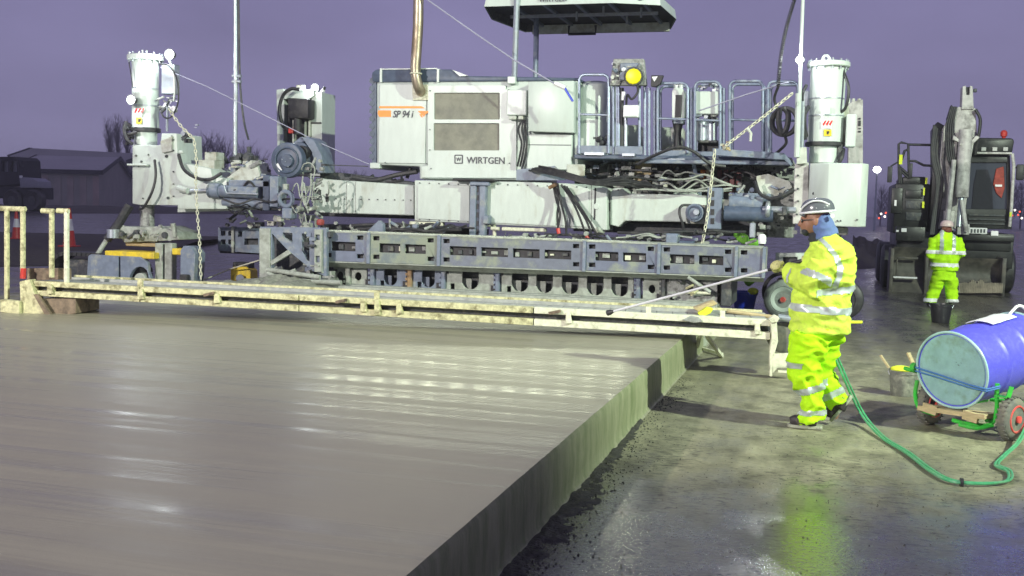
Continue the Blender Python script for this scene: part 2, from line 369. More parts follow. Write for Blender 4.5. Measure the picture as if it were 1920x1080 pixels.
    def chain(s, ctrl, link=.09, r=.009):
        pts = smooth(ctrl, 8); L = [0]
        for a, b in zip(pts, pts[1:]): L.append(L[-1]+(b-a).length)
        t = 0; k = 0; i = 0
        while t < L[-1]:
            while i < len(L)-2 and L[i+1] < t: i += 1
            q = (t-L[i])/max(1e-6, L[i+1]-L[i]); p = pts[i].lerp(pts[i+1], q); d = (pts[i+1]-pts[i]).normalized()
            side = d.orthogonal().normalized() if k % 2 else d.cross(d.orthogonal()).normalized()
            a = link*.62; b = link*.3; loop = []
            for j in range(10):
                an = 2*math.pi*j/10; loop.append(p + d*a*math.cos(an) + side*b*math.sin(an))
            s.tube(loop+[loop[0]], r, 5, False); t += link*.95; k += 1
        return s
    def build(s, name, m=None, parent=None, bev=0.0, smooth_=True, ang=35, base=None, **props):
        me = bpy.data.meshes.new(name)
        org = root_loc(parent) if parent else (Vector(base) if base is not None else Vector((0, 0, 0)))
        me.from_pydata([v-org for v in s.v], [], s.f)
        bm = bmesh.new(); bm.from_mesh(me)
        bmesh.ops.recalc_face_normals(bm, faces=bm.faces)
        if bev:
            ed = [e for e in bm.edges if len(e.link_faces) == 2 and e.calc_face_angle(0) > .6]
            bmesh.ops.bevel(bm, geom=ed, offset=bev, segments=2 if bev > .012 else 1, affect='EDGES', clamp_overlap=True, profile=.5)
        bm.to_mesh(me); bm.free()
        if smooth_:
            me.shade_smooth(); me.set_sharp_from_angle(angle=R(ang))
        if m: me.materials.append(m)
        o = bpy.data.objects.new(name, me); COL.objects.link(o)
        if parent: o.parent = parent
        else: o.location = org
        for k_, v_ in props.items(): o[k_] = v_
        return o
def root_loc(p):
    while p.parent: p = p.parent
    return p.location.copy()
def smooth(ctrl, seg=6):
    c = [Vector(p) for p in ctrl]
    if len(c) < 3: return c
    c = [c[0]*2-c[1]] + c + [c[-1]*2-c[-2]]; out = []
    for i in range(1, len(c)-2):
        for k in range(seg):
            t = k/seg; a, b, d, e = c[i-1], c[i], c[i+1], c[i+2]
            out.append(.5*((2*b) + (d-a)*t + (2*a-5*b+4*d-e)*t*t + (3*b-a-3*d+e)*t**3))
    out.append(c[-2]); return out
def thing(name, label, cat, loc, group=None):
    o = bpy.data.objects.new(name, None); COL.objects.link(o); o.location = loc; o.empty_display_size = .2
    o['label'] = label; o['category'] = cat
    if group: o['group'] = group
    return o
def tag(o, label, cat, group=None):
    o['label'] = label; o['category'] = cat
    if group: o['group'] = group
    return o
def dup(o, loc=None, rz=None, label=None, scale=None):
    c = o.copy(); COL.objects.link(c)
    if loc is not None: c.location = loc
    if rz is not None: c.rotation_euler.z = rz
    if scale is not None: c.scale = (scale, scale, scale)
    if label: c['label'] = label
    for ch in o.children:
        d = ch.copy(); COL.objects.link(d); d.parent = c
        for g in ch.children:
            e = g.copy(); COL.objects.link(e); e.parent = d
    return c
def text(name, body, size, p, m, parent, shear=0.0, ext=.002, sx=1.0):
    cu = bpy.data.curves.new(name, 'FONT'); cu.body = body; cu.size = size; cu.extrude = ext; cu.shear = shear; cu.offset = size*.012
    o = bpy.data.objects.new(name, cu); COL.objects.link(o)
    me = bpy.data.meshes.new_from_object(o.evaluated_get(bpy.context.evaluated_depsgraph_get()))
    bpy.data.objects.remove(o)
    rot = Matrix.Rotation(R(90), 4, 'X'); me.transform(Matrix.Translation(Vector(p)-root_loc(parent)) @ rot @ Matrix.Diagonal((sx, 1, 1, 1)))
    o = bpy.data.objects.new(name, me); COL.objects.link(o); me.materials.clear(); me.materials.append(m); o.parent = parent
    return o
def remesh(mb, name, voxel, m, parent=None, base=None, it=4, wr=0.0, wf=6.0, seed=0.0):
    """one continuous surface grown over overlapping lofts, with cloth folds of depth wr"""
    t = mb.build('tmp', None, None, base=base if base is not None else root_loc(parent), smooth_=False)
    md = t.modifiers.new('r', 'REMESH'); md.mode = 'VOXEL'; md.voxel_size = voxel
    s_ = t.modifiers.new('s', 'SMOOTH'); s_.iterations = it; s_.factor = .5
    bpy.context.view_layer.update()
    me = bpy.data.meshes.new_from_object(t.evaluated_get(bpy.context.evaluated_depsgraph_get()))
    org = t.location.copy(); bpy.data.objects.remove(t)
    if wr:
        ns = [v.normal.copy() for v in me.vertices]
        for v, n_ in zip(me.vertices, ns):
            p = v.co; q = Vector((p.x*.8+seed, p.y*.8, p.z*1.3))
            a = 1-abs(noise.noise(q*wf + Vector((noise.noise(q*2.1), noise.noise(q*2.3+Vector((5, 1, 2))), 0))*2))*2
            b_ = noise.noise(q*wf*2.3)
            v.co = p + n_*(wr*(a-.5) + wr*.35*b_)
    me.name = name; me.shade_smooth(); me.materials.clear(); me.materials.append(m)
    o = bpy.data.objects.new(name, me); COL.objects.link(o)
    if parent: o.parent = parent
    else: o.location = org
    return o
def patch(src, name, m, parent, test, off=.004):
    """a strip sewn on the garment src: the faces where test(world point, normal), lifted by off"""
    org = root_loc(parent); me = src.data; vs = []; idx = {}; fs = []
    for p in me.polygons:
        if test(p.center+org, p.normal):
            f = []
            for i in p.vertices:
                if i not in idx: idx[i] = len(vs); vs.append(me.vertices[i].co + me.vertices[i].normal*off)
                f.append(idx[i])
            fs.append(f)
    if not fs: return None
    n = bpy.data.meshes.new(name); n.from_pydata(vs, [], fs); n.shade_smooth(); n.materials.append(m)
    o = bpy.data.objects.new(name, n); COL.objects.link(o); o.parent = src; return o

# ------------------------------------------------------------------ the setting
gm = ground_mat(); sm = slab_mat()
g = MB(); 
for (x0, x1, y0, y1) in ((-900, 900, -60, 1500),): g.add([(x0,y0,0),(x1,y0,0),(x1,y1,0),(x0,y1,0)], [(0,1,2,3)])
g.build('ground', gm, smooth_=False, kind='structure')

EX = -1.34
def slab():
    b = MB(); ys = [-2.5+.06*i for i in range(int(17.4/.06)+1)]
    prof = [(.022, 0), (.012, .008), (0, .03), (.0, .10), (.002, .18), (-.002, .26), (-.004, .325), (-.018, .347), (-.06, .35)]
    xs = [-.5, -1.5, -3, -5, -8.0]
    n = len(prof)+len(xs)
    for y in ys:
        for i, (dx, z) in enumerate(prof):
            q = noise.noise(Vector((y*1.3, z*4, 3)))*.006 + noise.noise(Vector((y*7, z*12, 9)))*.004
            lip = .012*abs(noise.noise(Vector((y*3, 0, 5)))) if i < 2 else 0
            b.v.append(Vector((EX+dx+q*(1.3 if z < .3 else .5)+lip*.3, y, z)))
        for dx in xs: b.v.append(Vector((EX+dx, y, .35 + .002*noise.noise(Vector((dx, y*.8, 0))))))
    for j in range(len(ys)-1):
        for i in range(n-1): b.f.append((j*n+i, j*n+i+1, (j+1)*n+i+1, (j+1)*n+i))
    b.f.append(tuple(range((len(ys)-1)*n, len(ys)*n)))
    k = len(b.v); b.v += [Vector((EX+xs[-1], ys[0], 0)), Vector((EX+xs[-1], ys[-1], 0))]
    b.f.append((n-1, k, k+1, len(ys)*n-1))
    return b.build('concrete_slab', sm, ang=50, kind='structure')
slab()

# crumbs of concrete and grit at the foot of the slab and on the wet ground
c = MB()
for i in range(6000):
    y = random.uniform(3.2, 10.5)
    if i < 3200:
        y = 3.2+7.3*random.random()**1.7; x = EX+.03+abs(random.gauss(0, .09+.10*(10.5-y)/7*abs(noise.noise(Vector((y*2.2, 1, 4))))*2.2)); s_ = .002+.010*random.random()**2.2
    else: x = random.uniform(EX+.1, 2.4); y = 3.2+5*random.random()**1.5; s_ = random.uniform(.002, .008)
    a = random.random()*6; vs = [Vector((math.cos(a+k*2.1)*s_*random.uniform(.7, 1.3), math.sin(a+k*2.1)*s_*random.uniform(.7, 1.3), -.002)) for k in range(3)] + [Vector((0, 0, s_*random.uniform(.6, 1.1)))]
    c.add([v+Vector((x, y, 0)) for v in vs], [(0,1,3),(1,2,3),(2,0,3)])
c.build('gravel', mat('dark_grit', (.06, .06, .045), .7, var=.5, dscale=3), smooth_=False, kind='stuff')

# ragged dark strip painting the slab's own shade on the ground at its foot
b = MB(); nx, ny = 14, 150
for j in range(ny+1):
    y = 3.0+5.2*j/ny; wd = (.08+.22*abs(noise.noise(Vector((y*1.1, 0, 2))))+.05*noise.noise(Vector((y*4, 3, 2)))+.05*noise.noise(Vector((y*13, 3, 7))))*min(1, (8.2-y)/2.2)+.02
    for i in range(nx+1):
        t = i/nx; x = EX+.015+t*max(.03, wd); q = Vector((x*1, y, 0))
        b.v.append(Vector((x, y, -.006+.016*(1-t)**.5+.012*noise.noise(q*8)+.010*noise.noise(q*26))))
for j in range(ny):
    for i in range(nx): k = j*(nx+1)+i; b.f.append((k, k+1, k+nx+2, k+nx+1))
b.build('shade_strip', mat('shade_black', (.03, .03, .022), .6, dirt=(.10, .10, .07), dscale=14, damt=.7, var=.5, bump=1.0, bscale=50), kind='structure')

# strip of bare soil beyond, on the left
def strip(name, pts, m, amp=.10, nx=60, ny=8):
    b = MB(); (a, b_), (c_, d) = pts
    for j in range(ny+1):
        for i in range(nx+1):
            p = a.lerp(b_, i/nx).lerp(c_.lerp(d, i/nx), j/ny); e = math.sin(math.pi*j/ny)
            p.z = .01 + e*amp*(1+1.2*noise.noise(p*.5)+.6*noise.noise(p*2)); b.v.append(p)
    for j in range(ny):
        for i in range(nx): k = j*(nx+1)+i; b.f.append((k, k+1, k+nx+2, k+nx+1))
    return b.build(name, m, kind='structure')
strip('soil_bank', ((G(-500, 508), G(195, 497)), (G(-500, 425), G(470, 445))), soil, .12)
strip('soil_bank', ((G(1598, 506), G(1690, 500)), (G(1598, 462), G(1690, 460))), soil, .45, 40, 10)
strip('grass_verge', ((G(-700, 398), G(700, 402)), (G(-700, 385), G(700, 392))), soil, .35, 90, 6)

# ---- sheds on the far side of the airfield
def PZ(p, px_y):                     # point straight above ground point p seen at photo row px_y
    q = p.copy(); 
    d = (p-CAM).dot(fwd); 
    # solve height so that the row matches
    lo, hi = 0, 60
    for _ in range(40):
        mid = (lo+hi)/2; v = Vector((p.x, p.y, mid))-CAM; y = 540-FPX*v.dot(upv)/v.dot(fwd)
        if y > px_y: lo = mid
        else: hi = mid
    return Vector((p.x, p.y, lo))
def shed(label, A, B, C_, yeA, yeB, yridge, overh=.5, nb=7):
    """A-B long front wall on the ground, B-C_ gable end; eaves at rows yeA/yeB, ridge above the gable middle at yridge"""
    t = thing('shed', label, 'building', (A+B)/2)
    h = PZ(B, yeB).z; mid = (B+C_)/2; hr = PZ(mid, yridge).z; D = A+(C_-B); mid2 = (A+D)/2
    up = lambda p, z: Vector((p.x, p.y, z))
    b = MB(); b.add([A, B, C_, D, up(A, h), up(B, h), up(C_, h), up(D, h), up(mid, hr), up(mid2, hr)],
                    [(0,1,5,4), (1,2,6,8,5), (2,3,7,6), (3,0,4,9,7)])
    b.build('wall', bldm, t, smooth_=False)
    n = (B-A).normalized(); gdir = (C_-B).normalized(); rise = (hr-h)/((mid-B).length)
    e1a = up(A, h)-gdir*overh-Vector((0,0,overh*rise))-n*overh; e1b = up(B, h)-gdir*overh-Vector((0,0,overh*rise))+n*overh
    e2a = up(D, h)+gdir*overh-Vector((0,0,overh*rise))-n*overh; e2b = up(C_, h)+gdir*overh-Vector((0,0,overh*rise))+n*overh
    ra = up(mid2, hr)-n*overh; rb = up(mid, hr)+n*overh; z = Vector((0, 0, .18))
    b = MB(); b.add([e1a, e1b, rb, ra, e1a+z, e1b+z, rb+z, ra+z], [(0,1,2,3),(4,5,6,7),(0,1,5,4),(1,2,6,5),(3,0,4,7)])
    b.add([e2a, e2b, rb, ra, e2a+z, e2b+z, rb+z, ra+z], [(0,1,2,3),(4,5,6,7),(0,1,5,4),(1,2,6,5),(3,0,4,7)])
    r_ = b.build('roof', roofm, t, smooth_=False)
    b = MB()
    for p, q in ((e1b, rb), (rb, e2b), (e1a, e1b), (e1a, ra), (ra, e2a)): b.bar(p+z*.2+n*.05, q+z*.2+n*.05, .12, .55)
    b.build('barge_board', roofd, r_, smooth_=False)
    for i in range(nb):
        p = A.lerp(B, (i+.5)/nb); q = A.lerp(B, (i+1)/nb); b = MB()
        off = -gdir*.08; b.add([p+off, q+off, up(q, h-.5)+off, up(p, h-.5)+off, p, q, up(q, h-.5), up(p, h-.5)], [(0,1,2,3),(0,1,5,4),(1,2,6,5),(2,3,7,6),(3,0,4,7)])
        b.build('cladding_panel', mat('cladding', (.30+.07*random.random(), .29, .27), .8, var=.15, dscale=.3), t, smooth_=False)
    return t
A = G(20, 385.5); B = G(186, 390); C_ = G(246, 386.2)
shed('dark low shed with grey ridged roof, its gable end beside the left lifting column', A, B, C_, 322, 323, 297)
A2 = G(62, 381); B2 = G(262, 384); n2 = (B2-A2).normalized(); g2 = Vector((-n2.y, n2.x, 0))
A3, B3, C3 = B2, A2, A2 + (G(20, 380)-G(62, 381))*1.0
shed('longer grey-roofed shed rising behind the low dark one, peak at far left', G(300, 386), G(100, 381.8), G(28, 380.4), 296, 296, 280, nb=5)

# ---- bare trees
def bare_tree(kind, h, spread, seed, columnar):
    rnd = random.Random(seed); root = bpy.data.objects.new(kind, None); COL.objects.link(root)
    t = MB(); t.tube([(0,0,0), (0,0,h*.35), (rnd.uniform(-.2,.2),0,h*.8), (0,0,h)], [h*.018, h*.014, h*.006, .01], 6)
    t.build('trunk', treem, root)
    b = MB()
    for i in range(58):
        z0 = h*rnd.uniform(.12, .85); a = rnd.random()*6.28; L_ = h*rnd.uniform(.12, .3)*(1 if columnar else (1.25-z0/h*.6))
        k = .22 if columnar else .95; d = Vector((math.cos(a)*k, math.sin(a)*k, 1 if columnar else .75)).normalized()
        p = Vector((0, 0, z0)); pts = [p]
        for s_ in range(4):
            d = (d+Vector((rnd.uniform(-.18,.18), rnd.uniform(-.18,.18), .12))).normalized(); p = p+d*L_/4*spread; pts.append(p)
        b.tube(pts, [h*.005, h*.004, h*.003, h*.002, h*.001], 3, False)
        for q in pts[1:]:
            for _ in range(4):
                d2 = (d+Vector((rnd.uniform(-.9,.9), rnd.uniform(-.9,.9), rnd.uniform(-.2,.7)))).normalized()
                b.tube([q, q+d2*h*.05, q+d2*h*.085+Vector((0, 0, h*.01))], [h*.0014, h*.0011, h*.0007], 3, False)
    b.build('crown', treem, root); return root
def put_tree(o, px, py_top, D, label, group, first):
    p = PD(px, 385, D); p.z = 0; top = PZ(p, py_top).z
    t = o if first else dup(o)
    t.location = p; s_ = top/10.0; t.scale = (s_, s_, s_); t.rotation_euler.z = random.random()*6
    t['label'] = label; t['category'] = 'tree'; t['group'] = group
pop = bare_tree('poplar_tree', 10, 1.0, 3, True); oak = bare_tree('bare_tree', 10, 1.15, 5, False)
put_tree(pop, 206, 240, 190, 'leftmost of three tall bare poplars rising behind the sheds', 'poplars behind the sheds', True)
put_tree(pop, 221, 236, 195, 'middle one of three tall bare poplars rising behind the sheds', 'poplars behind the sheds', False)
put_tree(pop, 238, 241, 190, 'right-hand poplar of three behind the sheds, next to the white lifting column', 'poplars behind the sheds', False)
fst = True
for i, (x, yt) in enumerate(((352, 262), (372, 270), (390, 258), (404, 263), (421, 268), (458, 275), (474, 285), (486, 290), (1652, 350), (1668, 358), (1684, 352), (1898, 345), (1915, 338), (1935, 342), (636, 322), (655, 326), (672, 324))):
    grp = ('bare trees on the skyline left of the paver' if x < 700 else 'bare trees on the skyline at right')
    lab = {352:'bare tree nearest the left lifting column, its crown just right of the white carrier', 372:'low bare tree behind the hanging chain, second from the left column', 390:'tallest bare tree between the left column and the silver mast', 404:'bare tree midway between the hanging chain and the silver mast',
      421:'bare tree just left of the silver mast on the skyline', 458:'bare tree just right of the silver mast, beside the short exhaust stub', 474:'small bare tree between the exhaust stub and the hose reel', 486:'smallest bare tree, touching the left side of the dark blue hose reel',
      1652:'misty bare tree beside the distant lamp post', 1668:'lower misty bare tree midway between lamp post and excavator', 1684:'bare tree partly hidden behind the excavator hand rails', 1898:'bare tree directly behind the excavator cab pillar',
      1915:'bare tree at the right edge below the excavator mirror', 1935:'bare tree cut off by the right edge of the picture', 636:'bare tree seen under the paver engine housing, leftmost of three', 655:'bare tree seen under the paver engine housing, middle of three', 672:'bare tree seen under the paver engine housing, rightmost of three'}[x]
    put_tree(oak, x, yt, random.uniform(170, 210), lab, grp, fst); fst = False

# ---- lamp post and airfield lights, right
p = PD(1640, 405, 120); p.z = 0; top = PZ(p, 318).z
t = thing('lamp_post', 'distant lamp post with a glaring white lamp, right of the paver', 'street lamp', p)
MB().tube([p, p+Vector((0, 0, top))], [.13, .08], 8).build('post', steel, t)
MB().ell(p+Vector((0, 0, top)), .42, .42, .36, 14, 10).build('lamp', lamp_far, t)
far_l = [(1652,401,0),(1659,406,0),(1661,399,1),(1668,404,0),(1672,408,1),(1648,409,1),(1676,401,0),(1903,394,0),(1909,403,1),(1916,409,0),(1898,404,1),(1912,397,1)]
for i, (x, y, r_) in enumerate(far_l):
    p = PD(x, y, 150)
    b = MB().ell(p, .14, .14, .14, 8, 6); 
    o = b.build('airfield_light', red_on if r_ else mat('lit_small_lamp', (1,1,1), .3, emit=(1, .9, .8), estr=4), base=(p.x, p.y, 0))
    wh = ['first', 'second', 'third', 'fourth', 'fifth']; side_ = [q for q in far_l if (q[0] < 1800) == (x < 1800) and q[2] == r_]; side_.sort(); k_ = side_.index((x, y, r_))
    tag(o, wh[k_] + (' small red light' if r_ else ' small white light') + ' from the left' + (' on the horizon between lamp post and excavator' if x < 1800 else ' on the horizon right of the excavator cab'), 'light', 'far airfield lights')

# ================================================================== the paver
YB, YM = 16.3, 16.0
pv = thing('slipform_paver', 'huge white and blue-grey slipform paver straddling the fresh concrete slab', 'paving machine', (-5.5, 16.3, 0))
def part(name, m, fn=None, parent=None, bev=.0, kind=None, **k):
    b = MB(); fn(b); o = b.build(name, m, parent or pv, bev, **k)
    if kind: o['kind'] = kind
    return o
def plate(name, pts, Y, d, m, holes=(), parent=None, bev=.006): return part(name, m, lambda b: b.ppoly(pts, Y, d, holes), parent, bev)
def pb(name, x0, y0, x1, y1, Y, d, m, parent=None, bev=.012): return part(name, m, lambda b: b.pbox(x0, y0, x1, y1, Y, d), parent, bev)
def tub(name, pts, r, m, parent=None, n=10): return part(name, m, lambda b: b.tube(pts, r, n), parent)
def hose(name, pts, r, m=None, parent=None, kind=None): return part(name, m or black, lambda b: b.curve(pts, r, 7, 7), parent, kind=kind)
def disc(name, x, y, Y, d, rpx, m, parent=None, bev=.008, n=28):
    c = P(x, y, Y); r = rpx*(c-CAM).dot(fwd)/FPX
    return part(name, m, lambda b: b.cyl(c, c+Vector((0, d, 0)), r, None, n), parent, bev)
def rr(x0, y0, x1, y1, r=3):         # rounded rectangle in photo pixels
    o = []
    for cx, cy, a0 in ((x1-r, y0+r, -90), (x1-r, y1-r, 0), (x0+r, y1-r, 90), (x0+r, y0+r, 180)):
        for k in range(5): a = R(a0+k*22.5); o.append((cx+r*math.cos(a), cy+r*math.sin(a)))
    return o
def up_hole(x, y0, y1, w_):          # opening with a round bottom
    return [(x-w_/2, y0), (x+w_/2, y0)] + [(x+w_/2*math.cos(R(k)), y1-w_/2+w_/2*math.sin(R(k))) for k in range(0, 181, 22)]

# ---- engine housing
housing = plate('engine_housing', [(706,153),(1084,150),(1084,318),(985,318),(985,338),(786,336),(786,312),(706,309)], YB, 2.1, cleanw, bev=.03)
plate('service_door', [(802,160),(948,160),(948,168),(968,168),(968,334),(790,333),(790,312),(802,311)], YB-.04, .038, cleanw,
      [rr(814,174,937,224,2), rr(813,231,936,282,2)], parent=housing, bev=.004)
for y0, y1 in ((173, 225), (230, 283)): pb('radiator_screen', 813, y0, 938, y1, YB-.012, .01, gauze, housing, 0)
pb('side_panel', 711, 158, 798, 306, YB-.02, .018, cleanw, housing, .004)
plate('roof_cowl', [(697,136),(705,130),(845,130),(868,142),(1086,146),(1086,151),(706,154),(698,152)], YB-.03, 2.15, dblue, bev=.02)
part('roof_rib', cleanw, lambda b: b.pbox(712,128,716,154,YB-.045,2.1)); part('roof_rib', cleanw, lambda b: b.pbox(819,129,823,154,YB-.045,2.1))
part('roof_rib', cleanw, lambda b: b.pbox(716,128,819,130,YB-.045,.03))
plate('roof_hatch', [(848,131),(878,142),(862,143)], YB-.06, .6, cleanw, bev=0)
sg = plate('side_grille', [(697,140),(706,135),(706,311),(697,309)], YB+.02, 1.8, dblue)
for i in range(11):
    y = 150+i*14.2
    part('slat', dblue, lambda b: b.ppoly([(698,y-5),(693,y-2),(692,y+4),(698,y+8),(703,y+2)], YB+.01, 1.6), sg)
pb('side_foot', 693, 305, 712, 316, YB-.01, 1.9, cleanw)
# decals and lettering
for q in [[(709,207),(733,207),(733,219),(711,219),(708,213)]]: plate('orange_decal', q, YB-.024, .004, orange, bev=0)
plate('orange_stripe', [(711,199),(790,199),(797,203),(711,203)], YB-.024, .004, orange, bev=0)
plate('orange_arrow', [(783,208),(792,208),(798,214),(795,219)], YB-.024, .004, orange, bev=0)
plate('orange_arrow', [(792,208),(803,208),(803,211),(798,214)], YB-.044, .004, orange, bev=0)
plate('orange_arrow', [(786,214),(790,214),(793,220),(790,220)], YB-.024, .004, orange, bev=0)
def ptext(body, x, y, size_px, Y, m, parent, **k):
    p = P(x, y, Y); s_ = size_px*(p-CAM).dot(fwd)/FPX
    return text('lettering', body, s_, p, m, parent, **k)
ptext('SP 94 i', 736, 220, 18, YB-.03, letter, housing, shear=.25, sx=.82)
ptext('WIRTGEN', 875, 306, 17, YB-.048, letter, housing, sx=.98)
lg = plate('logo', rr(852,290,868,307,2), YB-.046, .004, letter, [rr(854,292,866,305,1)], parent=housing, bev=0)
text('logo_letter', 'W', .085, P(855.5, 302, YB-.048), letter, housing, sx=.9)
part('fastener', dark, lambda b: [b.cyl(P(x, y, YB-.06), P(x, y, YB+.0), .010, None, 8) for x, y in ((722,305),(800,307),(806,243),(806,170),(806,281),(945,306),(955,306),(954,168),(808,316),(797,337))], housing, kind='stuff')
# exhaust
E0 = [P(790,172,YB-.02), P(787,168,YB-.12), P(781,150,YB-.18), P(779,128,YB-.19), P(781,95,YB-.19), P(784,40,YB-.19), P(785,-60,YB-.19)]
part('exhaust_pipe', chrome, lambda b: b.curve(E0, .083, 18, 6))
plate('exhaust_flange', [(772,160),(802,158),(803,188),(774,188)], YB-.045, .025, creamw)
part('exhaust_elbow_ring', creamw, lambda b: b.torus(P(780,138,YB-.19), (0,0,1), .088, .012))
# boxes right of the doors
pb('switch_box', 950, 168, 987, 216, YB-.13, .13, cleanw); pb('box_plug', 953, 217, 967, 224, YB-.15, .12, whited); pb('box_plug', 971, 217, 981, 224, YB-.15, .12, whited)
pb('post_bracket', 951, 143, 966, 157, YB-.1, .25, cleanw)
plate('control_cabinet', [(990,153),(1076,151),(1076,249),(990,246)], YB-.22, .22, cleanw, bev=.015)
pb('lower_cabinet', 988, 252, 1072, 318, YB-.1, .1, cleanw)
part('cabinet_seam', letter, lambda b: b.pbox(990,271,1071,272.5,YB-.104,.01))
for k, (x, dx) in enumerate(((974, -2), (979, 0), (984, 1))):
    hose('cable', [P(978+k*3,225,YB-.12), P(x+dx,245,YB-.14), P(x+4,268,YB-.16), P(x,295,YB-.15), P(x-4,312,YB-.12)], .016)
# rounded fuel tank behind the railing
def tank(b):
    x0, x1 = P(1082, 200, 16.6).x, P(1143, 200, 16.6).x; z0, z1 = P(1110, 300, 16.6).z, P(1110, 152, 16.6).z
    b.rings([(((x0+x1)/2, 17.15, z0+(z1-z0)*t), (x1-x0)/2*s_, .8*s_) for t, s_ in ((0, 1), (.86, 1), (.95, .93), (1, .75))], 36, 3.2)
tk = part('fuel_tank', cleanw, tank)
part('tank_seam', steel, lambda b: [b.pbox(x, 170, x+1.5, 295, 16.58, .02) for x in (1104, 1119)] + [b.pbox(1084,209,1141,212,16.57,.03)], tk)
pb('tank_sticker', 1088, 176, 1091, 200, 16.55, .02, black, tk, 0)
part('oil_filter_cluster', dark, lambda b: [b.ell(P(1108+6*k+random.uniform(-2,2), 264+random.uniform(-6,6), 16.4), .05, .05, .05, 8, 6) for k in range(6)], kind='stuff')

# ---- main beams
def beam(name, pts, Y, d, m=white, bolts=(), seams=()):
    o = plate(name, pts, Y, d, m, bev=.012)
    for k in bolts: part('bolt', dark, lambda b: [b.cyl(P(x, y, Y-.018), P(x, y, Y), .011, None, 8) for x, y in k], o, kind='stuff')
    for s_ in seams: part('seam', greyp, lambda b: b.ppoly(s_, Y-.004, .006), o)
    return o
mbm = beam('main_beam', [(777,338),(985,341),(1112,346),(1138,353),(1138,432),(1106,430),(777,414)], YM, .9,
     bolts=([(787+18*i, 343+.6*i) for i in range(6)]+[(915+18.5*i, 345+.6*i) for i in range(11)], [(787+18*i, 411+.9*i) for i in range(6)]+[(915+18.5*i, 415+.75*i) for i in range(11)]),
     seams=([(1108,347),(1109.5,347),(1109.5,428),(1108,428)],))
plate('beam_panel', [(783,345),(880,348),(880,415),(783,410)], YM-.02, .018, white, parent=mbm, bev=.004)
plate('beam_panel', [(912,347),(1042,350),(1042,424),(912,417)], YM-.02, .018, white, parent=mbm, bev=.004)
plate('beam_panel', [(1048,351),(1104,353),(1104,426),(1048,423)], YM-.02, .018, white, parent=mbm, bev=.004)
pb('access_hole', 1114, 352, 1117, 412, YM-.006, .01, black, mbm, 0)
beam('telescopic_beam', [(592,333),(612,336),(776,347),(776,404),(598,399),(585,392),(588,350)], YM+.15, .6, white,
     bolts=([(x, 372+.02*(x-600)) for x in (630,646,661,677,692,708,723,740,756,770)],), seams=([(649,340),(650,340),(650,400),(649,400)], [(666,341),(667,341),(667,400),(666,400)]))
pb('beam_slot', 611, 363, 616, 378, YM+.14, .02, black, None, 0)
beam('telescopic_beam', [(1143,366),(1150,353),(1166,352),(1176,363),(1262,364),(1272,354),(1300,354),(1309,366),(1324,367),(1324,417),(1172,414),(1160,426),(1143,421)], YM+.15, .6, white,
     bolts=([(1142,358),(1159,356),(1276,359),(1292,360),(1296,359)],), seams=([(1144,364),(1146,364),(1146,420),(1144,420)],))
pb('beam_slot', 1138, 380, 1144, 396, YM+.14, .02, black, None, 0)
disc('disc_cover', 1118, 387, YM-.012, .02, 6, white, mbm)
part('beam_lug', whited, lambda b: b.ell(P(1124, 431, 16.1), .09, .12, .09))
# bracket in the middle
for x0, x1, s_ in ((880, 892, 0), (898, 910, 0)): pb('post_bracket', x0, 340, x1, 447, YM-.16, .12, blue)
part('bracket_web', dblue, lambda b: b.pbox(891,342,899,445,YM-.12,.1))
for i in range(6): pb('bracket_slot', 893, 350+16*i, 897, 360+16*i, YM-.13, .02, black, None, 0)
pb('bracket_cap', 848, 335, 926, 339, YM-.2, .3, black); pb('bracket_foot', 905, 404, 915, 420, YM-.2, .2, blue); pb('bracket_ear', 880, 341, 917, 348, YM-.19, .1, blue)
pb('light_bar', 767, 416, 830, 423, YM+.02, .12, creamw); pb('light_bar', 890, 421, 920, 425, YM+.02, .12, creamw); pb('light_bar', 940, 427, 1022, 434, YM+.02, .12, creamw)
tub('hanger_rod', [P(927,418,YM+.05), P(927,446,YM+.05)], .03, creamw); tub('hanger_rod', [P(921,428,YM+.0), P(936,429,YM+.0)], .03, creamw)
pb('under_frame', 600, 402, 1440, 418, YM+1.1, .3, dark); pb('under_frame', 600, 425, 900, 436, YM+.9, .5, dark); pb('under_frame', 1150, 420, 1440, 440, YM+.5, .5, dark)

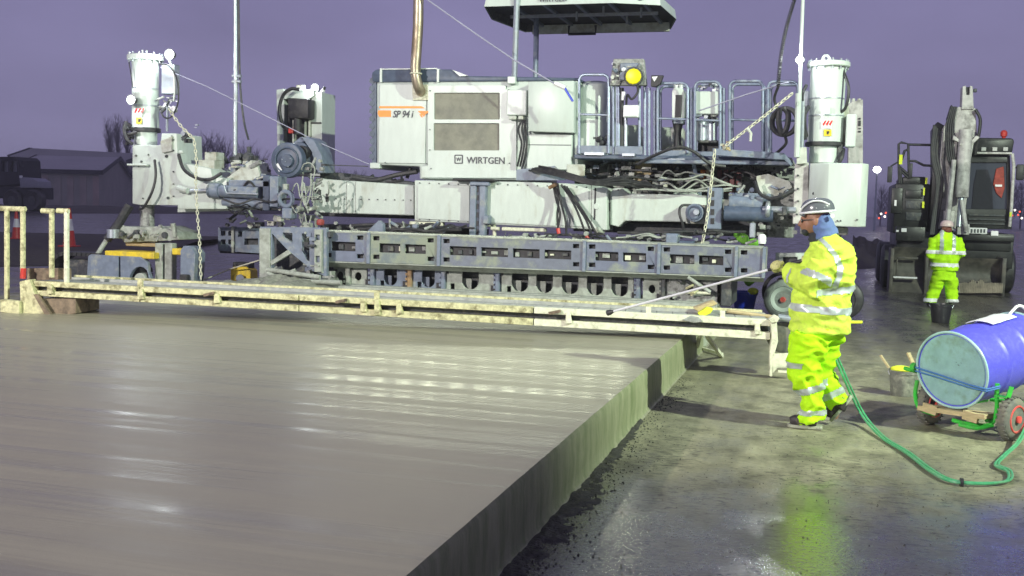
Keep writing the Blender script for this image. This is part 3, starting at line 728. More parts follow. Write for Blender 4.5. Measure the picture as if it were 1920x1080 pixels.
# ---- the steel mould and its long slotted rail
YR = 14.8
bd = [600, 690, 822, 1095, 1235, 1380, 1432]
def yt(x): return 433+.0386*(x-600)
def yb(x): return 489+.037*(x-600)
def sq(x, y, w_=12, h=8): return [(x, y), (x+w_, y), (x+w_, y+h), (x, y+h)]
top_frame = part('mould_frame', decks, lambda b: b.box(P(600,460,YR).x, P(1432,480,YR).x, YR+.02, YR+.95, .80, 1.165), bev=.01)
for i in range(len(bd)-1):
    a, c_ = bd[i]+1, bd[i+1]-1; hs = []
    ym = lambda x: (yt(x)+yb(x))/2
    for x in ((a+8), (c_-20)):
        if c_-a > 60 or x == a+8:
            hs += [sq(x, yt(x)+6), sq(x, yb(x)-15)]
    n = max(1, round((c_-a-30)/62)); wslot = (c_-a-34)/n-9
    if c_-a > 60:
        for k in range(n):
            x = a+20+k*(wslot+9); hs.append([(x, ym(x)-9), (x+wslot, ym(x+wslot)-9), (x+wslot, ym(x+wslot)+8), (x, ym(x)+8)])
    o = plate('rail_section', [(a, yt(a)), (c_, yt(c_)), (c_, yb(c_)), (a, yb(a))], YR-.09, .035, mat('blue_grey_rail', [v*random.uniform(.9, 1.12) for v in (.145, .175, .22)], .45, dirt=(.3, .33, .24), dscale=4, damt=.8, var=.12, dth=.5 if i != 1 else .40), hs)
    pb('flange', c_-2, yt(c_)-1, c_+4, yb(c_)+2, YR-.12, .10, blue, o, .003)
    for k in range(int((c_-a)/22)):
        x = a+12+k*22+random.uniform(-3, 3); m_ = random.choice((mould, creamw, greyp, dark))
        pb('fitting', x, ym(x)-random.uniform(1, 6), x+random.uniform(6, 14), ym(x)+random.uniform(1, 7), YR-.035, .05, m_, o, .003)
part('rail_back', black, lambda b: b.box(P(600,460,YR).x, P(1432,480,YR).x, YR+.0, YR+.02, .74, 1.15))
part('rail_lip', mould, lambda b: b.add([P(600,489,YR-.10), P(1432,520,YR-.10), P(1432,526,YR+.06), P(600,498,YR+.06), P(600,491,YR-.10), P(1432,522,YR-.10), P(1432,529,YR+.06), P(600,500,YR+.06)], [(0,1,2,3),(4,5,6,7),(0,1,5,4),(1,2,6,5),(2,3,7,6),(3,0,4,7)]))
part('rail_top_edge', mould, lambda b: b.add([P(600,432,YR-.10), P(1432,464,YR-.10), P(1432,466,YR-.10), P(600,435,YR-.10), P(600,430,YR+.1), P(1432,461,YR+.1), P(1432,464,YR+.1), P(600,433,YR+.1)], [(0,1,2,3),(4,5,6,7),(0,1,5,4),(2,3,7,6)]))
# mould panels with round-bottomed pockets
YP = 14.98
def ymt(x): return 494+.0375*(x-640)
def ymb(x): return 540+.049*(x-640)
panels = [(625, 650, [], mould), (655, 688, [], mould), (703, 762, [732], blue), (772, 826, [803], blue), (834, 926, [882], mould), (940, 1188, [975, 1021, 1069, 1116, 1162], mould), (1205, 1240, [], mould), (1246, 1345, [], greyp)]
for (a, c_, us, m_) in panels:
    hs = [up_hole(u, ymt(u)+4, ymb(u)-9, 31 if m_ is mould else 24) for u in us]
    if not us: x = (a+c_)/2; hs = [[(x+6*math.cos(R(k)), (ymt(x)+ymb(x))/2+8*math.sin(R(k))) for k in range(0, 360, 24)]]
    if c_-a > 45: hs += [up_hole(a+14, ymb(a)-18, ymb(a)-3, 8)]
    o = plate('mould_panel', [(a, ymt(a)), (c_, ymt(c_)), (c_, ymb(c_)), (a, ymb(a))], YP, .04, m_, hs)
    for u in us: pb('pocket_plate', u-17, ymt(u)+19, u+2, ymb(u)-6, YP+.10, .03, mould if m_ is mould else blue, o, 0)
    part('pocket_back', dark, lambda b: b.pbox(a+1, ymt(a)+1, c_-1, ymb(a)-3, YP+.24, .05), o)
for x, m_ in ((651, mould), (697, blue), (767, rust), (830, blue), (932, blue), (1196, blue), (1243, dark)):
    o = pb('toothed_post', x-4, ymt(x), x+4, ymb(x)+2, YP-.06, .14, m_)
    part('tooth', m_, lambda b: [b.pbox(x-7, ymt(x)+4+9*k, x-3, ymt(x)+9+9*k, YP-.05, .1) for k in range(5)], o, kind='stuff')
    pb('clamp_hole', x+4, ymt(x)+2, x+11, ymt(x)+12, YP-.01, .01, black, o, 0); pb('clamp_hole', x-12, ymb(x)-19, x-4, ymb(x)-3, YP-.01, .01, black, o, 0)
part('trailing_plate', conc_heap, lambda b: b.box(P(625,545,YP).x, P(1350,570,YP).x, YP-.22, YP+.9, .352, .375))
part('finishing_beam', mould, lambda b: [b.box(P(640,545,14.3).x, EX-.02, y, y+.12, .36, .42) for y in (14.2, 14.5)])
# things lying on the mould
def clutter(name, x0, y0, x1, y1, Y0, Y1, n, mats, s0=3, s1=12, parent=None):
    for m_ in mats:
        b = MB()
        for i in range(max(1, n//len(mats))):
            x, y, Y = random.uniform(x0, x1), random.uniform(y0, y1), random.uniform(Y0, Y1); s_ = random.uniform(s0, s1)
            k = random.random(); p = P(x, y, Y); r = s_*(p-CAM).dot(fwd)/FPX
            if k < .4: b.pbox(x, y, x+s_, y+s_*random.uniform(.3, 1), Y, r*random.uniform(.5, 1.5))
            elif k < .75:
                d = Vector((random.uniform(-1, 1), random.uniform(-.4, .4), random.uniform(-.6, .6))).normalized()
                b.cyl(p-d*r, p+d*r, r*random.uniform(.2, .4), None, 10)
            else: b.cyl(p, p+Vector((0, r, 0)), r*.5, None, 12)
        b.build(name, m_, parent or pv, 0, kind='stuff')
def hoses(name, x0, y0, x1, y1, Y0, Y1, n, r, m_=None, sag=8):
    b = MB()
    for i in range(n):
        Y = random.uniform(Y0, Y1); xa, xb = sorted((random.uniform(x0, x1), random.uniform(x0, x1))); k = 5; pts = []
        ya = random.uniform(y0, y1)
        for j in range(k+1): pts.append(P(xa+(xb-xa)*j/k, min(y1, max(y0, ya+random.uniform(-sag, sag))), Y+random.uniform(-.06, .06)))
        b.curve(pts, r*random.uniform(.7, 1.2), 6, 5)
    b.build(name, m_ or black, pv, 0, kind='stuff')
clutter('mould_fittings', 620, 418, 870, 432, 15.0, 15.6, 30, (mould, blue, dark, greyp), 4, 12)
clutter('mould_fittings', 930, 436, 1100, 444, 15.0, 15.6, 16, (mould, dark), 3, 9)
clutter('mould_fittings', 1100, 440, 1430, 458, 15.0, 15.7, 34, (mould, blue, dark, greyp), 4, 12)
hoses('mould_hose', 620, 420, 900, 434, 15.0, 15.8, 10, .018, None, 5); hoses('mould_hose', 930, 432, 1420, 455, 15.0, 15.8, 14, .018, None, 6); hoses('mould_hose', 930, 436, 1300, 446, 15.0, 15.4, 4, .014, mould, 5)
plate('triangular_bracket', [(690,432),(710,413),(718,420),(718,436),(690,438)], 15.0, .1, blue); pb('mould_box', 1248, 438, 1270, 460, 14.9, .3, blue); pb('mould_box', 1272, 452, 1300, 460, 14.85, .2, dblue)
# lower right end of the mould
clutter('side_form_fittings', 1240, 512, 1350, 560, 14.9, 15.2, 46, (dark, mould, black, greyp), 4, 14)
pb('side_form', 1238, 508, 1356, 568, 15.25, .6, dark); tub('form_pole', [P(1290,520,14.7), P(1332,548,14.7)], .025, mould)
pb('end_plate', 1352, 500, 1372, 575, 14.9, 1.0, dark)
# left end frame of the mould
YL = 14.5
lf = plate('end_frame', [(487,425),(612,427),(612,520),(596,512),(582,504),(540,470),(510,438),(510,520),(487,528)], YL, .08, blue, [[(530,436),(548,437),(548,455),(530,445)], [(566,438),(580,438),(580,490),(575,488),(566,470)]], bev=.006)
plate('end_frame_post', [(486,428),(506,428),(506,526),(486,522)], YL-.03, .1, mould); plate('end_frame_brace', [(506,490),(540,468),(546,475),(508,498)], YL-.02, .06, mould)
plate('end_frame_post', [(589,430),(603,430),(603,510),(589,510)], YL-.05, .1, mould, [sq(591,440,8,10), sq(591,480,8,12)])
part('end_frame_back', dark, lambda b: b.pbox(508, 440, 600, 520, YL+.4, .6))
clutter('end_frame_fittings', 560, 425, 610, 520, YL-.1, YL+.3, 34, (mould, blue, dark), 4, 12); clutter('end_frame_fittings', 500, 505, 640, 530, YL-.1, YL+.5, 26, (dark, mould, greyp), 4, 16)
for a, c_ in (((502,512),(575,545)), ((520,525),(640,530)), ((500,505),(600,520)), ((540,530),(620,545))): tub('float_bar', [P(*a, YL-.15), P(*c_, YL-.2)], .035, mould)
pb('red_valve', 592, 411, 603, 423, 15.0, .12, mat('faded_red_paint', (.36,.06,.05), .6, var=.3), None, .03)
# forward edge former seen past the left end
xf = 16.9
pf = plate('edge_former', [(409,426),(488,426),(488,475),(409,470)], xf, .1, blue, [sq(414,433,9,9), sq(428,433,8,9), sq(414,449,9,9), sq(428,449,8,9), sq(446,434,8,10), sq(458,447,26,12)], bev=.005)
pb('edge_former_body', 411, 428, 488, 476, xf+.12, 1.2, dark); pb('edge_former_rib', 433, 424, 438, 474, xf-.05, .1, mould, None, .004)
clutter('edge_former_fittings', 420, 395, 480, 425, 16.4, 16.9, 18, (dark, whited, greyp), 4, 12)
# heap of concrete spilt at the left end
def heap(b):
    nx, ny = 44, 16
    for j in range(ny+1):
        for i in range(nx+1):
            x = -8.8+2.2*i/nx; y = 13.4+1.6*j/ny; e = math.sin(math.pi*i/nx)**.7*math.sin(math.pi*j/ny)**.6
            q = Vector((x, y, 0)); h = e*(.13+.10*noise.noise(q*2.2)+.09*noise.noise(q*6)+.04*noise.noise(q*16)) - .02
            b.v.append(Vector((x, y, .35+max(-.02, h))))
    for j in range(ny):
        for i in range(nx): k = j*(nx+1)+i; b.f.append((k, k+1, k+nx+2, k+nx+1))
b = MB(); heap(b); b.build('spilt_concrete', conc_heap, kind='structure')

# ---- lifting columns
def column(x, wpx, Y, ytop, yband, ybot, fl, lug):
    c = P(x, (ytop+ybot)/2, Y); r = wpx/2*(c-CAM).dot(fwd)/FPX
    z = lambda y: P(x, y, Y).z
    col = part('lifting_column', cleanw, lambda b: b.cyl((c.x, c.y, z(ybot)), (c.x, c.y, z(ytop)), r*.86, None, 40), ang=50)
    part('column_sleeve', cleanw, lambda b: b.cyl((c.x, c.y, z(yband)), (c.x, c.y, z(ytop)), r, None, 40), col)
    part('column_flange', cleanw, lambda b: b.cyl((c.x, c.y, z(ytop+2)), (c.x, c.y, z(ytop-8)), r*fl, None, 40), col, .012)
    part('flange_bolt', steel, lambda b: [b.cyl((c.x+r*fl*.9*math.cos(a), c.y+r*fl*.9*math.sin(a), z(ytop+7)), (c.x+r*fl*.9*math.cos(a), c.y+r*fl*.9*math.sin(a), z(ytop-12)), .014, None, 6) for a in [k*math.pi/7 for k in range(14)]], col, kind='stuff')
    part('column_band', black, lambda b: b.cyl((c.x, c.y, z(yband+8)), (c.x, c.y, z(yband)), r*1.12, None, 40), col, .01)
    for yy in (lug, lug+32): part('hose_clip_band', steel, lambda b: b.cyl((c.x, c.y, z(yy+1)), (c.x, c.y, z(yy-1)), r*1.03, None, 40), col)
    return col, c, r, z
cl, cc, cr_, zf = column(273, 49, 15.9, 112, 240, 285, 1.36, 167)
for x in (267, 275): tub('flange_pin', [P(x, 107, 15.9), P(x, 94, 15.9)], .016, cleanw, cl)
cr2, c2, r2, z2 = column(1549, 64, 15.9, 125, 267, 306, 1.22, 186)
part('lifting_eye', cleanw, lambda b: b.ppoly([(1539,118),(1540,108),(1545,102),(1553,102),(1558,108),(1560,118)], 15.88, .05, [[(1549+3*math.cos(R(k)), 109+3.5*math.sin(R(k))) for k in range(0, 360, 40)]]), cr2, .004)
def sticker(x, y, Yc, r, par, s_=1.0):
    Y = Yc-r-.012
    plate('warning_label', [(x-8*s_, y-9), (x+10*s_, y-9), (x+10*s_, y+6), (x-8*s_, y+6)], Y, .006, signm, parent=par, bev=0)
    for k in range(3): plate('red_slash', [(x-7+6*k, y-2), (x-2+6*k, y-9), (x+1+6*k, y-9), (x-4+6*k, y+1)], Y-.004, .003, redd, parent=par, bev=0)
    plate('warning_label', [(x-4*s_, y+8), (x+9*s_, y+8), (x+9*s_, y+20), (x-4*s_, y+20)], Y, .006, yellow, parent=par, bev=0)
    part('warning_symbol', black, lambda b: b.ppoly([(x+1, y+11), (x+6, y+11), (x+6, y+12.5), (x+4, y+17), (x+1, y+17)], Y-.004, .003), par)
sticker(258, 212, cc.y, cr_, cl, .8); sticker(1549, 235, c2.y, r2, cr2, 1.1)
def work_light(x, y, Y, rpx, aim=None):
    c = P(x, y, Y); r = rpx*(c-CAM).dot(fwd)/FPX
    h = part('work_light', black, lambda b: b.cyl(c, c+Vector((0, .11, 0)), r*1.15, r*.7, 18), bev=.004)
    part('lens', lamp_on, lambda b: b.ell(c, r*.8, r*.4, r*.8, 18, 10), h)
    l = bpy.data.lights.new('work_lamp', 'POINT'); l.energy = 26; l.color = (.93, 1, 1); l.shadow_soft_size = .05
    o = bpy.data.objects.new('work_lamp', l); COL.objects.link(o); o.location = c-Vector((0, .16, 0)); return h
work_light(317, 102, 15.8, 10); work_light(245, 187, 15.5, 9); work_light(590, 165, 19.6, 8); work_light(1500, 112, 15.6, 8)
for x, y, Y, rpx in ((1548, 205, 15.55, 7),):
    plate('white_label_or_glint', rr(x-8, y-8, x+8, y+8, 3), Y, .01, signm, bev=0)  # plain white plate standing in for a lamp's reflection on the column
# left column: box, leg and track
bx = plate('column_carrier', [(248,272),(300,272),(303,250),(331,250),(333,304),(395,316),(398,332),(425,334),(425,392),(333,392),(333,385),(262,384),(248,382)], 15.55, .75, white, bev=.015)
part('bolt', dark, lambda b: [b.cyl(P(x, y, 15.53), P(x, y, 15.56), r_, None, 10) for x, y, r_ in ((255,292,.02),(312,293,.028),(265,303,.02),(278,290,.014),(290,300,.014),(325,262,.014),(325,282,.014),(325,322,.014),(325,345,.014),(325,368,.014),(268,372,.014),(315,371,.025),(260,312,.012),(322,255,.012))], bx, kind='stuff')
plate('carrier_plate', [(300,265),(322,255),(322,283),(304,287)], 15.5, .05, whited, parent=bx)
pb('carrier_bar', 237, 307, 275, 311, 15.45, .08, white, bx); pb('carrier_bar', 334, 282, 342, 288, 15.45, .08, white, bx)
plate('arm_plate', [(333,312),(398,338),(420,340),(500,352),(500,392),(425,395),(333,398)], 15.75, .4, white)
part('arm_stop', whited, lambda b: b.pbox(372,300,402,330,15.7,.3)); part('arm_stop', whited, lambda b: b.pbox(384,285,405,300,15.75,.25))
tub('cylinder_rod', [P(338,358,15.5), P(400,357,15.5)], .032, steel); tub('hydraulic_cylinder', [P(396,357,15.5), P(486,362,15.5)], .10, blue, n=20); tub('cylinder_head', [P(394,357,15.5), P(414,358,15.5)], .125, blue, n=20)
tub('cylinder_clevis', [P(334,352,15.5), P(352,358,15.45)], .05, white); tub('hydraulic_cylinder', [P(420,378,15.6), P(500,383,15.6)], .085, blue, n=20)
tub('hydraulic_pipe', [P(420,348,15.35), P(425,362,15.35), P(484,364,15.35)], .014, steel)
pb('cylinder_guard', 428, 338, 505, 350, 15.5, .35, blue); pb('knuckle_post', 505, 330, 521, 388, 15.3, .3, blue); pb('knuckle_post', 492, 328, 505, 395, 15.5, .3, dblue)
plate('knuckle_cover', [(425,334),(440,322),(470,300),(480,305),(488,330),(470,340),(440,340)], 15.7, .4, whited)
clutter('arm_fittings', 425, 292, 500, 345, 15.6, 16.1, 40, (whited, dark, greyp, blue), 4, 13); clutter('arm_fittings', 495, 385, 600, 425, 15.4, 16.0, 36, (mould, dark, whited, greyp), 4, 13)
clutter('arm_fittings', 560, 300, 602, 385, 15.5, 16.0, 28, (mould, greyp, dark), 4, 11)
ring = part('lifting_ring', blue, lambda b: b.torus(P(536,373,15.25), (0,1,.1), .115, .035, 26, 10)); tub('ring_shank', [P(536,345,15.3), P(536,356,15.3)], .05, mould); pb('ring_block', 528, 390, 546, 410, 15.2, .2, blue)
hoses('arm_hose', 335, 330, 600, 400, 15.3, 15.7, 7, .016, None, 10); hoses('arm_hose', 520, 340, 620, 420, 15.1, 15.5, 6, .010, mould, 20)
hose('hose_loop', [P(335,290,15.5), P(345,318,15.4), P(370,334,15.35), P(395,336,15.35), P(415,325,15.4)], .028)
hose('wire_coil', [P(565,318,15.2), P(570,308,15.15), P(582,306,15.15), P(590,318,15.15), P(584,345,15.15), P(572,372,15.2), P(578,400,15.2)], .010, mould); hose('wire_coil', [P(568,330,15.1), P(566,355,15.1), P(572,385,15.1), P(582,362,15.1), P(583,325,15.1)], .012, mould)
# reel and curved guard in front of the far column
rl = disc('hose_reel', 537, 300, 15.6, .16, 33, dblue, bev=.02, n=40)
part('reel_rim', dblue, lambda b: b.torus(P(537,300,15.58), (0,1,0), .20, .016, 36, 8), rl); disc('reel_hub', 537, 301, 15.54, .08, 12, dblue, rl)
part('reel_bolt', steel, lambda b: [b.cyl(P(x, y, 15.52), P(x, y, 15.56), .008, None, 8) for x, y in ((529,299),(535,303),(544,297),(540,312))], rl, kind='stuff')
plate('white_label_or_glint', [(516,309),(521,306),(529,319),(523,322)], 15.57, .008, signm, parent=rl, bev=0)
plate('reel_guard', [(548,324),(545,290),(550,266),(562,257),(578,257),(590,264),(600,285),(608,324)], 16.0, .45, blue, [[(574,262),(579,265),(572,272),(566,268)]], bev=.03)
disc('reel_motor', 565, 285, 15.85, .2, 12, black); disc('reel_flange', 562, 283, 15.95, .08, 17, dblue)
plate('reel_stand', [(565,256),(590,266),(602,290),(609,324),(590,324),(585,285)], 15.96, .03, blue, bev=.004)
# far columns
YF = 19.5
fc = pb('far_column', 530, 172, 590, 330, YF+.15, .5, dark)
plate('far_column_side', [(518,168),(532,166),(533,205),(531,330),(521,330),(519,240)], YF, .5, cleanw, parent=fc); plate('far_column_side', [(584,172),(604,173),(603,330),(584,330)], YF, .6, white, parent=fc)
plate('far_column_cap', [(530,170),(588,168),(588,180),(578,186),(545,184),(533,186)], YF-.05, .4, white, parent=fc); pb('lifting_eye', 555, 159, 569, 170, YF, .1, whited, fc)
pb('motor_housing', 540, 185, 578, 222, YF-.3, .3, black, fc, .03); tub('motor_shaft', [P(558,222,YF-.2), P(558,252,YF-.2)], .08, black, fc); pb('far_column_clip', 583, 229, 602, 232, YF-.02, .05, black, fc, 0)
for x in (548, 570, 578): pb('far_column_strut', x, 225, x+3, 300, YF-.05, .1, whited, fc, 0)
hose('motor_hose', [P(562,168,YF-.2), P(545,167,YF-.25), P(530,180,YF-.25), P(524,205,YF-.25), P(530,235,YF-.25), P(542,244,YF-.25)], .035, None, fc); pb('red_coupling', 540, 240, 548, 250, YF-.3, .1, red, fc)
tub('antenna', [P(605,172,YF), P(609,163,YF)], .03, black, fc); tub('antenna', [P(605,172,YF), P(607,168,YF)], .04, signm, fc)
fr = plate('far_column', [(1590,196),(1598,190),(1618,186),(1618,425),(1590,425)], YF, .6, exw, bev=.01)
part('pin_slot', black, lambda b: [b.pbox(1609, y0, 1614, y1, YF-.02, .03) for y0, y1 in ((221,224),(226,236),(240,242),(245,248))], fr)
for x in (1591, 1600, 1611): tub('pin', [P(x,196,YF+.1), P(x,185,YF+.1)], .03, whited, fr)
# left track unit
for (x, r_, y0, y1) in ((276, .115, 383, 425),): c = P(x, y1, 15.85); part('column_leg', greyp, lambda b: b.cyl((c.x, c.y, P(x,y0,15.85).z), (c.x, c.y, P(x,y1,15.85).z), r_*1.05, None, 28))
yk = plate('track_yoke', [(208,432),(230,424),(262,426),(300,424),(330,436),(336,450),(300,452),(232,455),(228,448),(205,446)], 15.4, .7, mould, bev=.02)
clutter('yoke_fittings', 205, 424, 330, 452, 15.25, 15.5, 30, (mould, greyp, dark), 4, 13); pb('yoke_block', 235, 455, 300, 462, 15.5, .4, timber)
for x0, x1 in ((290, 304), (308, 322)): pb('yoke_strut', x0, 456, x1, 535, 15.2, .15, mould)
g1 = plate('track_guard', [(165,480),(170,477),(222,480),(222,560),(160,560)], 15.0, .08, blue); 
arch = [(262-22*math.cos(R(k)), 536-36*math.sin(R(k))) for k in range(0, 181, 18)]
g2 = plate('track_guard', [(225,480),(262,482),(276,492),(283,560)]+arch[::-1]+[(226,560)], 15.0, .08, blue)
g3 = plate('track_guard', [(338,470),(344,461),(356,462),(366,476),(362,535),(352,560),(338,560)], 15.0, .3, blue)
pb('track_cover', 196, 472, 288, 484, 15.05, .5, yellow); pb('track_cover', 322, 466, 340, 478, 15.05, .5, yellow)
def track(b, xa, xb, Y0, Y1, zt):
    y_, h = 0, zt/2
    for s_ in range(44):
        t = s_/44; L_ = xb-xa
        per = 2*(L_-zt)+math.pi*zt; d = t*per
        if d < L_-zt: x, z, a = xa+h+d, zt, 0
        elif d < L_-zt+math.pi*h: an = (d-(L_-zt))/h; x, z, a = xb-h+h*math.sin(an), h+h*math.cos(an), an
        elif d < 2*(L_-zt)+math.pi*h: x, z, a = xb-h-(d-(L_-zt)-math.pi*h), 0, math.pi
        else: an = (d-2*(L_-zt)-math.pi*h)/h; x, z, a = xa+h-h*math.sin(an), h-h*math.cos(an), math.pi+an
        n = Vector((math.sin(a), 0, math.cos(a))); tg = Vector((math.cos(a), 0, -math.sin(a))); c = Vector((x, Y0, z+.03))
        for q in (0,): b.bar(c-tg*.045, c+tg*.045, .001) if 0 else b.add([c+tg*u*.04+n*v*.03+Vector((0, w_, 0)) for w_ in (0, Y1-Y0) for u, v in ((-1,-1),(1,-1),(1,1),(-1,1))], [(0,1,2,3),(4,5,6,7),(0,1,5,4),(1,2,6,5),(2,3,7,6),(3,0,4,7)])
part('crawler_track', black, lambda b: track(b, -12.6, -10.9, 15.12, 15.55, .62), kind='stuff'); part('track_frame', dark, lambda b: b.box(-12.3, -11.1, 15.16, 15.5, .07, .56), bev=.03)
pb('track_light_box', 336, 515, 350, 530, 14.9, .1, black); disc('track_motor', 262, 525, 14.95, .2, 13, mould)
tub('steering_strut', [P(243,385,15.5), P(222,420,15.4), P(200,450,15.3)], .075, black); tub('steering_rod', [P(203,445,15.3), P(182,478,15.2)], .04, mould)
part('steering_joint', steel, lambda b: b.cyl(P(212,430,15.25), P(212,446,15.25), .10, None, 18))
hose('hose_loop', [P(290,300,15.45), P(292,330,15.4), P(285,360,15.35), P(270,388,15.4), P(262,392,15.5)], .022)
hose('hose_loop', [P(236,228,15.6), P(233,245,15.55), P(238,262,15.5), P(248,270,15.5)], .03); clutter('column_hoses', 236, 232, 250, 270, 15.6, 15.9, 12, (black,), 4, 9)
# right track unit, mostly hidden
pb('column_carrier', 1500, 425, 1590, 440, 15.6, .6, greyp); part('crawler_track', black, lambda b: track(b, -.95, .36, 18.2, 18.6, .62), kind='stuff'); part('track_frame', dark, lambda b: b.box(-.75, .2, 18.24, 18.56, .07, .56), bev=.03)
for k in range(4): part('track_roller', dark, lambda b: b.cyl((-.6+.22*k, 18.20, .14), (-.6+.22*k, 18.24, .14), .11, None, 18)); tub('column_leg', [P(1550,425,15.9), P(1550,470,15.9)], .2, dark, n=20)
# right carrier box with bevelled corners
def rbox(b):
    x0, xa, xb, x1 = P(1516,365,15.4).x, P(1552,365,15.25).x, P(1612,365,15.25).x, P(1626,365,15.4).x; z0, z1 = P(1560,424,15.3).z, P(1560,306,15.3).z
    pr = [(x0, 15.42), (xa, 15.24), (xb, 15.24), (x1, 15.36), (x1, 16.2), (x0, 16.2)]; n = len(pr)
    b.add([(x, y, z0) for x, y in pr]+[(x, y, z1) for x, y in pr], [tuple(range(n)), tuple(range(n, 2*n))]+[(i, (i+1) % n, n+(i+1) % n, n+i) for i in range(n)])
rb_ = part('carrier_box', cleanw, rbox, bev=.012)
disc('box_lock', 1526, 363, 15.37, .03, 3, black, rb_); part('bolt', dark, lambda b: [b.cyl(P(x, y, 15.22), P(x, y, 15.26), .012, None, 8) for x, y in ((1570,414),(1576,414),(1607,412))], rb_, kind='stuff')
cp = plate('carrier_side_plate', [(1490,308),(1516,304),(1516,420),(1486,420)], 15.5, .7, exw, bev=.01)
part('bolt', dark, lambda b: [b.cyl(P(x, y, 15.47), P(x, y, 15.51), .016, None, 8) for x, y in ((1496,329),(1496,354),(1496,377),(1494,402))], cp, kind='stuff')
plate('mast_foot', [(1495,276),(1512,276),(1513,306),(1493,308)], 15.4, .25, whited); tub('mast_tube', [P(1494,295,15.4), P(1497,175,15.4)], .04, cleanw); tub('mast_tube', [P(1502,300,15.5), P(1504,190,15.5)], .035, steel)
pb('hose_box', 1500, 170, 1516, 200, 15.85, .25, steel); hose('hose_loop', [P(1512,160,15.7), P(1504,180,15.6), P(1508,220,15.6), P(1510,262,15.6)], .025); hose('hose_loop', [P(1580,130,15.8), P(1591,165,15.7), P(1586,200,15.7), P(1575,212,15.8)], .022)
pb('conduit', 1504, 198, 1508, 250, 15.5, .08, signm); hose('hose_loop', [P(1512,255,15.7), P(1509,240,15.6), P(1509,215,15.6), P(1516,200,15.7)], .03)
eb = pb('junction_box', 1586, 214, 1605, 275, 15.7, .3, cleanw); plate('junction_bracket', [(1572,215),(1586,195),(1592,200),(1592,275),(1574,270)], 15.95, .15, whited)
hose('hose_loop', [P(1581,280,15.8), P(1578,295,15.7), P(1572,306,15.7)], .03); pb('vent_shroud', 1570, 270, 1580, 300, 15.75, .3, dark)
# right arm cylinders and disc
pb('arm_bracket', 1325, 352, 1353, 430, 15.55, .2, blue); 
for i in range(4): pb('bracket_slot', 1332, 358+17*i, 1339, 369+17*i, 15.54, .02, black, None, 0)
dk = disc('pivot_disc', 1302, 399, 15.6, .35, 17, blue, n=32); disc('pivot_nut', 1305, 398, 15.55, .06, 6, steel, dk); part('pivot_slot', dblue, lambda b: b.torus(P(1302,399,15.59), (0,1,0), .095, .014, 26, 6), dk)
pb('pivot_housing', 1286, 384, 1322, 420, 15.75, .4, whited); hose('hose_loop', [P(1296,385,15.7), P(1278,386,15.6), P(1274,400,15.55), P(1280,420,15.55), P(1283,445,15.6)], .02)
tub('hydraulic_cylinder', [P(1368,379,15.6), P(1430,384,15.6)], .10, blue, n=20); tub('hydraulic_cylinder', [P(1358,400,15.55), P(1450,402,15.55)], .11, dblue, n=20); tub('cylinder_rod', [P(1430,392,15.5), P(1492,394,15.5)], .045, steel)
part('rod_clamp', steel, lambda b: b.torus(P(1440,393,15.5), (1,0,0), .09, .035)); pb('arm_block', 1352, 374, 1368, 394, 15.6, .3, mould); pb('arm_guard', 1366, 362, 1445, 378, 15.7, .3, blue); pb('clamp_block', 1466, 388, 1476, 404, 15.4, .2, dark)
plate('arm_plate', [(1420,345),(1490,338),(1490,425),(1452,430),(1430,400)], 15.95, .4, greyp); plate('arm_casting', [(1418,330),(1440,326),(1480,340),(1486,352),(1450,372),(1420,368)], 15.8, .3, whited)
hose('hose_loop', [P(1416,340,15.6), P(1424,362,15.5), P(1445,372,15.45), P(1468,366,15.45), P(1488,356,15.5)], .026)
clutter('arm_fittings', 1355, 350, 1490, 372, 15.5, 16.0, 36, (dark, steel, greyp, blue), 3, 10); clutter('arm_fittings', 1400, 400, 1490, 436, 15.5, 16.0, 26, (dark, greyp, mould), 4, 12)
pb('sensor', 1405, 418, 1416, 446, 15.2, .1, steel); part('sensor', signm, lambda b: b.rings([(P(1429,457,15.1), .05, .05), (P(1429,452,15.1), .055, .055), (P(1429,443,15.1), .055, .055), (P(1429,439,15.1), .035, .035)], 16)); pb('sensor_arm', 1425, 452, 1432, 470, 15.1, .08, black)

# ---- deck, machinery below it, railings
pb('deck_frame', 1076, 292, 1480, 300, YB-.15, 1.9, dblue); 
for x0, x1, y0, y1 in ((1081,1147,273,288), (1152,1204,274,290), (1228,1298,282,300), (1302,1336,284,300)):
    o = pb('deck_kickboard', x0, y0, x1, y1, YB-.1, .06, blue, None, .005); pb('kick_step', x0+14, y1-3, x1-14, y1+3, YB-.2, .12, steel, o, .004)
plate('deck_beam', [(1336,278),(1470,287),(1482,300),(1484,312),(1470,300),(1336,291)], YB-.4, .12, blue); pb('deck_beam', 1205, 300, 1486, 308, YB-.3, .1, blue)
part('deck_plate', decks, lambda b: b.box(P(1080,290,YB).x, P(1485,290,YB).x, YB-.1, YB+1.9, 2.42, 2.46))
pb('machinery_wall', 1076, 308, 1490, 440, 17.4, .6, greyp)
pb('beige_cover', 1155, 234, 1200, 280, 17.6, .4, whited, None, .05); pb('beige_cover', 1232, 238, 1280, 285, 17.6, .4, whited, None, .05); pb('beige_cover', 1190, 300, 1222, 345, 16.8, .3, timber)
pb('orange_canister', 1312, 318, 1322, 346, 16.7, .15, orange); pb('olive_canister', 1324, 316, 1334, 350, 16.7, .15, timber)
for k in range(4): pb('red_brown_canister', 1344+12*k, 318, 1353+12*k, 362, 16.8, .2, mat('red_brown_paint', (.20, .07, .07), .5, var=.2))
clutter('machinery', 1150, 312, 1340, 360, 16.3, 17.2, 120, (dark, greyp, blue, mould, whited), 4, 14); clutter('machinery', 1340, 312, 1490, 350, 16.3, 17.2, 50, (dark, greyp, black), 4, 12); clutter('machinery', 1076, 300, 1200, 335, 16.5, 17.2, 30, (dark, blue, greyp), 4, 12)
